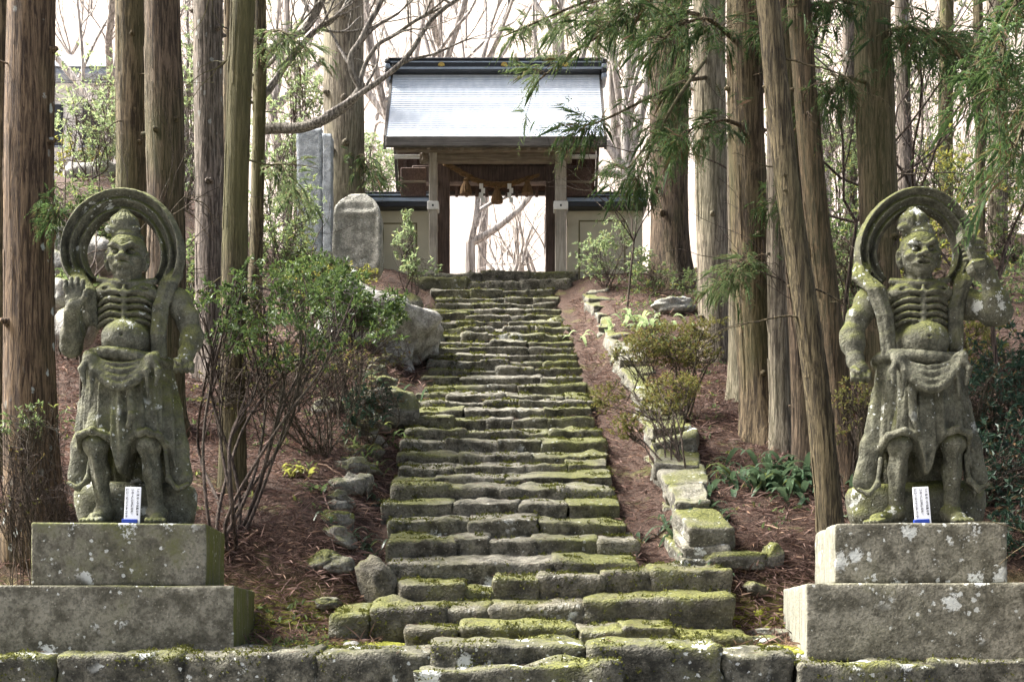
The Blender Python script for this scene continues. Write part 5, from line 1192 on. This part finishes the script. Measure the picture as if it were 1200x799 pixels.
# ---------------------------------------------------------------- shrubs and ground plants
def shrub(label, base, blobs, nleaf, L, mat, stems=6, r0=.02, seed=0, name='shrub', wr=.38, bend=.35, rosette=5, cat='shrub', group=None, twig=.5, shape='shell'):
    """stems that fork into the given foliage blobs [(centre, radii)], leaves in small rosettes on the twigs"""
    base = np.array(base, float); root = thing(name, label, cat, base, 0, group); rs = np.random.default_rng(seed); wd = MB(); fo = MB()
    vol = np.array([np.prod(b[1])**(1/1.5) for b in blobs]); vol /= vol.sum(); TP = []; TD = []
    ntw = max(1, int(nleaf/rosette)); 
    for (c, rad), f in zip(blobs, vol):
        c = np.array(c, float)-base; rad = np.array(rad, float); n = int(ntw*f)+1
        d = rs.normal(size=(n, 3)); d /= np.linalg.norm(d, axis=1)[:, None]; u = rs.uniform(.35, 1, n)**.6
        lump = 1+.35*fbm(d*2.2+seed*3.1, 2, seed)
        p = c+d*rad*(u*lump)[:, None]; keep = fbm(p*3.4+seed, 2, 3) > -.1; p = p[keep]; d = d[keep]
        TP.append(p); TD.append(d*np.array([1, 1, .6])+np.array([0, 0, .45]))
        # stems to this blob
        ns_ = max(2, int(stems*f+.5))
        for k in range(ns_):
            tgt = c+rs.normal(0, .45, 3)*rad; b0 = np.array([rs.normal(0, .06), rs.normal(0, .06), -.05])
            mid = (b0+tgt)/2+rs.normal(0, bend*.3, 3)+[0, 0, .05]; m1 = b0*.7+mid*.3+rs.normal(0, bend*.15, 3)
            Q = sm([b0, m1, mid, mid*.4+tgt*.6+rs.normal(0, bend*.15, 3), tgt], 22, 2); tube(wd, Q[::2] if r0 < .015 else Q, np.linspace(r0, r0*.35, len(Q))[::2] if r0 < .015 else np.linspace(r0, r0*.35, len(Q)), 5, False)
            near = p[rs.integers(0, len(p), int(8+24*f))] if len(p) else []
            for e in near:
                i = rs.integers(10, 22); a = Q[i]; m_ = (a+e)/2+rs.normal(0, .07, 3)
                tube(wd, [a, a*.5+m_*.5, m_*.5+e*.5+[0, 0, .01], e], np.linspace(r0*.35, .0025, 4), 3, False)
    P = np.concatenate(TP); D = np.concatenate(TD); D /= np.linalg.norm(D, axis=1)[:, None]
    P = np.repeat(P, rosette, 0); D0 = np.repeat(D, rosette, 0); n = len(P)
    DD = D0*.5+rs.normal(0, .6, (n, 3)); P = P+D0*rs.uniform(-.06, .03, n)[:, None]*twig
    leaves(fo, P, DD, D0+rs.normal(0, .35, (n, 3)), L*rs.uniform(.6, 1.2, n), L*wr*rs.uniform(.7, 1.2, n), .18, .18)
    wd.build('stems', M['stem'], root, True); fo.build('leaves', M[mat], root); return root
def Bl(px, py, Y, rx, rz, ry=None): return (W(px, py, Y), (rx, ry or rx, rz))
def gnd(px, Y): x = X_(px, Y); return (x, Y, float(H(x, Y)))

shrub('tangled glossy evergreen shrub beside the left statue', gnd(263, 10.75), [Bl(255, 370, 11.0, .36, .3), Bl(310, 340, 11.3, .5, .3), Bl(375, 345, 11.7, .5, .3), Bl(330, 400, 11.2, .55, .3), Bl(270, 320, 11.4, .3, .2), Bl(420, 375, 12.3, .45, .25)], 4600, .066, 'glossy', 8, .02, 3, wr=.36, bend=.8, rosette=7)
shrub('leafy evergreen shrub in front of the huge pale boulder', gnd(405, 13.6), [Bl(405, 350, 13.8, .5, .3), Bl(440, 365, 14, .4, .25), Bl(375, 320, 14, .4, .2)], 3200, .08, 'glossy', 8, .016, 5, rosette=6)
shrub('reddish twiggy thicket hanging under the evergreen shrubs', gnd(380, 12.6), [Bl(385, 425, 12.9, .55, .3), Bl(320, 430, 12.4, .45, .3), Bl(445, 410, 13.6, .4, .22), Bl(270, 450, 11.4, .4, .3)], 1300, .045, 'azalea', 36, .008, 6, bend=.6, rosette=3)
shrub('yellow green bush below the tall blue grey slab', gnd(370, 17), [Bl(375, 330, 17.2, .5, .25), Bl(410, 325, 17.0, .4, .2)], 1800, .06, 'yellow_leaf', 6, .012, 7)
shrub('dark leafy clump in the hollow beside the left of the stairs', gnd(437, 13.4), [Bl(437, 470, 13.4, .3, .2), Bl(425, 500, 13.1, .22, .2)], 1200, .07, 'dark_leaf', 6, .01, 8)
shrub('dead twig tangle at the foot of the leftmost cedar', gnd(30, 10.2), [Bl(20, 560, 10.15, .35, .35, .2), Bl(70, 590, 10.2, .22, .22, .2)], 80, .04, 'azalea', 14, .006, 9, bend=.5, rosette=2)
shrub('sparse leafy sprig across the leftmost cedar trunk', gnd(60, 10.2), [Bl(50, 485, 10.3, .33, .1, .15), Bl(20, 505, 10.3, .2, .08, .1)], 420, .05, 'mid_leaf', 5, .006, 10)
shrub('olive leaved azalea arching over the right wall, upper of the two', gnd(798, 13.9), [Bl(775, 395, 14.2, .42, .15), Bl(830, 385, 14.3, .34, .13), Bl(745, 412, 14, .36, .16), Bl(800, 415, 14.1, .45, .16)], 9000, .034, 'azalea', 12, .013, 11, wr=.5, rosette=7, bend=.4)
shrub('olive leaved azalea over the right wall, lower of the two', gnd(800, 12.4), [Bl(765, 475, 12.7, .3, .15), Bl(735, 500, 12.6, .22, .13), Bl(790, 455, 12.9, .34, .16), Bl(715, 465, 12.9, .2, .16)], 6500, .032, 'azalea', 12, .012, 12, wr=.5, rosette=7, bend=.35)
shrub('reddish low azalea against the right cedar cluster', gnd(1000, 11.2), [Bl(1000, 470, 11.3, .2, .2), Bl(985, 505, 11.2, .2, .12)], 700, .04, 'azalea', 6, .008, 13)
shrub('small leafy sapling before the plaster wall left of the gate', gnd(480, 20.8), [Bl(478, 290, 20.8, .24, .42), Bl(476, 258, 20.8, .1, .2), Bl(492, 312, 20.6, .35, .14)], 900, .085, 'pale_leaf', 6, .01, 14)
shrub('pale leafy bush before the plaster wall right of the gate', gnd(715, 20.9), [Bl(700, 300, 20.9, .45, .38), Bl(735, 305, 20.7, .4, .3), Bl(720, 275, 20.9, .3, .25)], 2200, .075, 'pale_leaf', 9, .01, 15)
shrub('mid green bush at the foot of the stout reddish cedar', gnd(765, 20.2), [Bl(765, 322, 20.2, .4, .22), Bl(820, 330, 19.6, .45, .2)], 1300, .07, 'mid_leaf', 6, .01, 16)
for k, (px, py, Y, rx, rz, mat, lab) in enumerate([
    (1170, 560, 11.2, .5, .5, 'dark_leaf', 'dark bush low beside the right statue and its pedestal'), (1150, 480, 12.2, .55, .45, 'dark_leaf', 'dark bush behind the right hip of the club bearing guardian'),
    (1195, 430, 12.6, .5, .45, 'dark_leaf', 'dark evergreen bush at the right picture edge below the elbow'), (1185, 640, 10.9, .4, .3, 'dark_leaf', 'low dark bush at the right edge of the right pedestal'),
    (1120, 400, 14.5, .6, .4, 'azalea', 'rust tinged bush between the right statue and the dark evergreens'), (1060, 430, 14.5, .6, .4, 'mid_leaf', 'mid green bush glimpsed behind the right statue arm'),
    (985, 400, 15.5, .6, .5, 'mid_leaf', 'loose green bush between the cedar cluster and the right statue'), (1190, 350, 17, .8, .6, 'mid_leaf', 'pale bush at the right edge above the dark evergreens'),
    (1090, 300, 18, .9, .7, 'yellow_leaf', 'yellow green bush seen through the right statue halo'), (960, 250, 19, .9, 1.0, 'mid_leaf', 'tall loose bush beyond the right cedar cluster'),
    (1140, 210, 20, 1.2, .7, 'yellow_leaf', 'yellow green treelet above the right statue'), (1050, 170, 22, 1.0, .9, 'mid_leaf', 'high leafy treelet right of the straight reddish cedar'),
    (985, 150, 22, .9, 1.0, 'pale_leaf', 'pale leafy treelet left of the straight reddish cedar'), (1190, 270, 19, 1.0, .8, 'mid_leaf', 'green treelet at the right picture edge'),
    (905, 330, 19, .6, .6, 'mid_leaf', 'green bush peeping between the cluster trunks'), (1000, 290, 17, .6, .6, 'mid_leaf', 'mid green bush left of the right statue halo'),
    (1110, 60, 24, 1.6, 1.0, 'mid_leaf', 'highest leafy treelet in the upper right background'),
    (1090, 230, 21, .9, .8, 'mid_leaf', 'leafy bush right above the right statue hair knot'), (1185, 180, 23, 1.1, .9, 'pale_leaf', 'pale treelet at the right picture edge under the hanging bough'),
    (1060, 370, 16, .7, .5, 'dark_leaf', 'dark bush behind the head of the right statue'), (975, 330, 18, .6, .6, 'pale_leaf', 'pale bush between the brown leaning cedar and the right halo'),
    (1005, 60, 25, 1.0, 1.2, 'pale_leaf', 'pale high treelet in the gap left of the straight reddish cedar'), (880, 200, 24, .8, 1.2, 'pale_leaf', 'pale tall bush glimpsed behind the broad olive cedar')]):
    g_ = gnd(px+random.uniform(-10, 10), Y+.1); shrub(lab, g_, [Bl(px, py, Y, rx, rz), Bl(px+rx*35, py+rz*15, Y+.3, rx*.7, rz*.7), Bl(px-rx*40, py+rz*20, Y+.2, rx*.65, rz*.6)], 2600, .075 if mat == 'dark_leaf' else .085, mat, 8, .014, 50+k, rosette=6)
for k, (px, py, Y, rx, rz, mat, lab) in enumerate([
    (105, 150, 21, .8, .75, 'pale_leaf', 'bright feathery bush left of the touching cedar pair'), (100, 250, 17.5, .7, .5, 'mid_leaf', 'leafy bush behind the left statue halo'),
    (80, 190, 23.5, .8, .5, 'yellow_leaf', 'yellow green bush above the far pale wall blocks'), (222, 140, 21, .5, 1.3, 'pale_leaf', 'bright tall bush between the reddish and grey pink cedars'),
    (222, 330, 16, .45, .6, 'mid_leaf', 'green bush right of the left statue head'), (330, 240, 19.5, .6, .7, 'pale_leaf', 'pale feathery bush left of the tall blue grey slab'),
    (85, 350, 15, .5, .35, 'mid_leaf', 'leafy bush right of the leftmost cedar'), (110, 110, 24, 1.0, .9, 'pale_leaf', 'feathery pale green treelet before the far building'), (222, 40, 25, .7, 1.2, 'pale_leaf', 'high pale foliage between the reddish and grey pink cedars'), (335, 300, 18.2, .6, .4, 'mid_leaf', 'green bush right of the thin mossy cedar'), (325, 170, 22, .6, .7, 'pale_leaf', 'pale foliage under the sweeping bare limb'), (345, 95, 23, .8, .6, 'pale_leaf', 'pale leafy treelet behind the sweeping bare limb'), (440, 190, 25, .6, .6, 'pale_leaf', 'pale bush between the big grey cedar and the gate')]):
    g_ = gnd(px, Y+.1); shrub(lab, g_, [Bl(px, py, Y, rx, rz), Bl(px+rx*30, py+rz*22, Y+.3, rx*.65, rz*.65)], 1900, .09, mat, 7, .014, 80+k, rosette=6)

def rosette_plant(label, px, Y, n, L, wd, mat, seed, name='broad_leaved_plant', spread=.3, rise=.55):
    """arching strap leaves of several segments from scattered crowns"""
    b = np.array(gnd(px, Y)); root = thing(name, label, 'plant', b); rs = np.random.default_rng(seed); mb = MB()
    for k in range(n):
        o = np.array([rs.normal(0, spread), rs.normal(0, spread*.6), 0]); o[2] = float(H(b[0]+o[0], b[1]+o[1]))-b[2]; a = rs.random()*6.28; l = L*rs.uniform(.6, 1.15); w = wd*rs.uniform(.7, 1.15)
        h = np.array([cos(a), sin(a), 0]); s = np.array([-sin(a), cos(a), 0]); V = []; q = np.linspace(0, 1, 6)
        for t in q:
            c = o+h*l*t*.85+np.array([0, 0, l*(rise*sin(t*2.3)-.1*t)]); ww = w*(sin(min(1, t*1.02+.06)*pi)**.7+.03)
            V += [c-s*ww*.5+[0, 0, ww*.15], c, c+s*ww*.5+[0, 0, ww*.15]]
        F = []
        for i in range(5): F += [(i*3, i*3+1, i*3+4, i*3+3), (i*3+1, i*3+2, i*3+5, i*3+4)]
        mb.poly(V, F)
    mb.build('leaves', M[mat], root, True); return root
rosette_plant('large clump of broad glossy leaves under the right cedar cluster', 905, 12.0, 120, .34, .07, 'broad', 1, spread=.36)
rosette_plant('clump of broad leaves at the foot of the right stone wall', 806, 11.35, 46, .26, .05, 'broad', 2, spread=.2)
rosette_plant('small fern like plant among the rocks right of the stairs', 812, 10.75, 22, .2, .035, 'broad', 3, spread=.12)
rosette_plant('small bright plant on the litter left of the stairs', 345, 12.0, 12, .2, .05, 'yellow_leaf', 4, spread=.06)
rosette_plant('single leafy seedling on the litter nearer the stone edging', 372, 11.6, 9, .17, .05, 'mid_leaf', 5, spread=.04)
rosette_plant('bright leafy plant beside the upper stairs on the left', 482, 19.3, 40, .3, .07, 'pale_leaf', 6, spread=.2)
rosette_plant('grassy tuft on the left edging half way up', 430, 13.0, 40, .24, .02, 'mid_leaf', 7, spread=.15)
rosette_plant('fern at the ditch left of the middle stairs', 445, 12.2, 34, .22, .03, 'broad', 8, spread=.13)
rosette_plant('fern tuft above the tilted slab at the left foot of the stairs', 425, 11.1, 30, .22, .03, 'broad', 21, spread=.14)
rosette_plant('grassy tuft beside the dark mossy rock left of the stairs', 450, 14.0, 40, .26, .025, 'mid_leaf', 22, spread=.16)
rosette_plant('leafy tuft hanging over the left edging below the boulder', 455, 15.5, 36, .26, .04, 'broad', 23, spread=.2)
rosette_plant('low leafy patch above the right wall near the top', 745, 18.3, 46, .24, .06, 'pale_leaf', 9, spread=.4)
rosette_plant('low leafy patch between the pale cedar and the right wall', 800, 17.2, 40, .22, .055, 'mid_leaf', 10, spread=.35)
rosette_plant('tiny seedlings on the litter beside the left pedestal', 345, 10.3, 10, .1, .03, 'mid_leaf', 11, spread=.14)
# small weeds over the whole bank (uncountable)
mb = MB(); P = np.concatenate([scatter(500, 1.7, 5, 11, 21), scatter(400, -5, -1.6, 11, 21), scatter(160, -2.2, -1.3, 9.3, 10.4), scatter(300, 1.6, 4, 17, 22)]); P = np.repeat(P, 5, 0); n = len(P); P[:, :2] += RNG.normal(0, .03, (n, 2))
leaves(mb, P, rdir(n, .7), rdir(n, 1.0), RNG.uniform(.04, .09, n), RNG.uniform(.02, .035, n), .15, .2)
tag(mb.build('ground_weeds', M['mid_leaf']), 'small green weeds dotted over the banks', None, None, 'stuff')

# bare arching twigs in the right wood
def twig_tree(label, px, Y, seed, L=1.4, r=.022, d=(0, 0, 1), nb=5, depth=3):
    bare_tree(label, X_(px, Y), Y, L, r, depth, seed, d, name='bare_sapling', mat='stem', nb=nb, bend=.3, up=.05, group='bare saplings in the wood', minr=.003)
twig_tree('bare twiggy sapling at the right edge behind the elbow of the right statue', 1178, 12.5, 1, 2.2, .022, (-.1, 0, 1))
twig_tree('bare sapling between the cluster and the right statue fist', 992, 12.5, 2, 1.9, .018, (.1, 0, 1))
twig_tree('bare sapling left of the straight reddish cedar', 990, 15, 3, 3.0, .025)
twig_tree('bare sapling right of the straight reddish cedar', 1075, 15, 4, 3.2, .025)
twig_tree('bare sapling behind the left statue shoulder', 95, 13.5, 5, 2.0, .018)
twig_tree('bare sapling left of the upper stairs before the boulder', 350, 14, 6, 1.4, .016)
twig_tree('bare sapling beside the stout reddish cedar', 735, 19.5, 7, 1.7, .016, (.1, 0, 1))

# far white building glimpsed on the left
FB = thing('far_building', 'white walled building with grey roof glimpsed far left between the cedars', 'building', (X_(95, 40), 40, 16)); 
def fb(name, mat, *a):
    mb = MB(); bbox(mb, *a, .03); return mb.build(name, M[mat], FB)
fb('wall', 'white', -3.0, 1.4, 0, 4, -3.5, 1.2); fb('fascia', 'trim', -3.3, 1.7, -.6, 4.4, 1.205, 1.4)
mb = MB(); mb.poly([(-3.4, -.7, 1.41), (1.8, -.7, 1.41), (1.8, 4.5, 1.41), (-3.4, 4.5, 1.41), (-2.6, 1.9, 2.9), (1.0, 1.9, 2.9)], [(0, 1, 5, 4), (2, 3, 4, 5), (1, 2, 5), (3, 0, 4), (3, 2, 1, 0)]); mb.build('roof', M['trim'], FB)
for x in (-2.2, -.9, .4):
    w_ = fb('window', 'tile', x-.35, x+.35, -.05, -.002, -.8, .5); mb = MB(); bbox(mb, x-.42, x+.42, -.09, -.052, -.86, -.8, .01); mb.build('sill', M['trim'], w_)
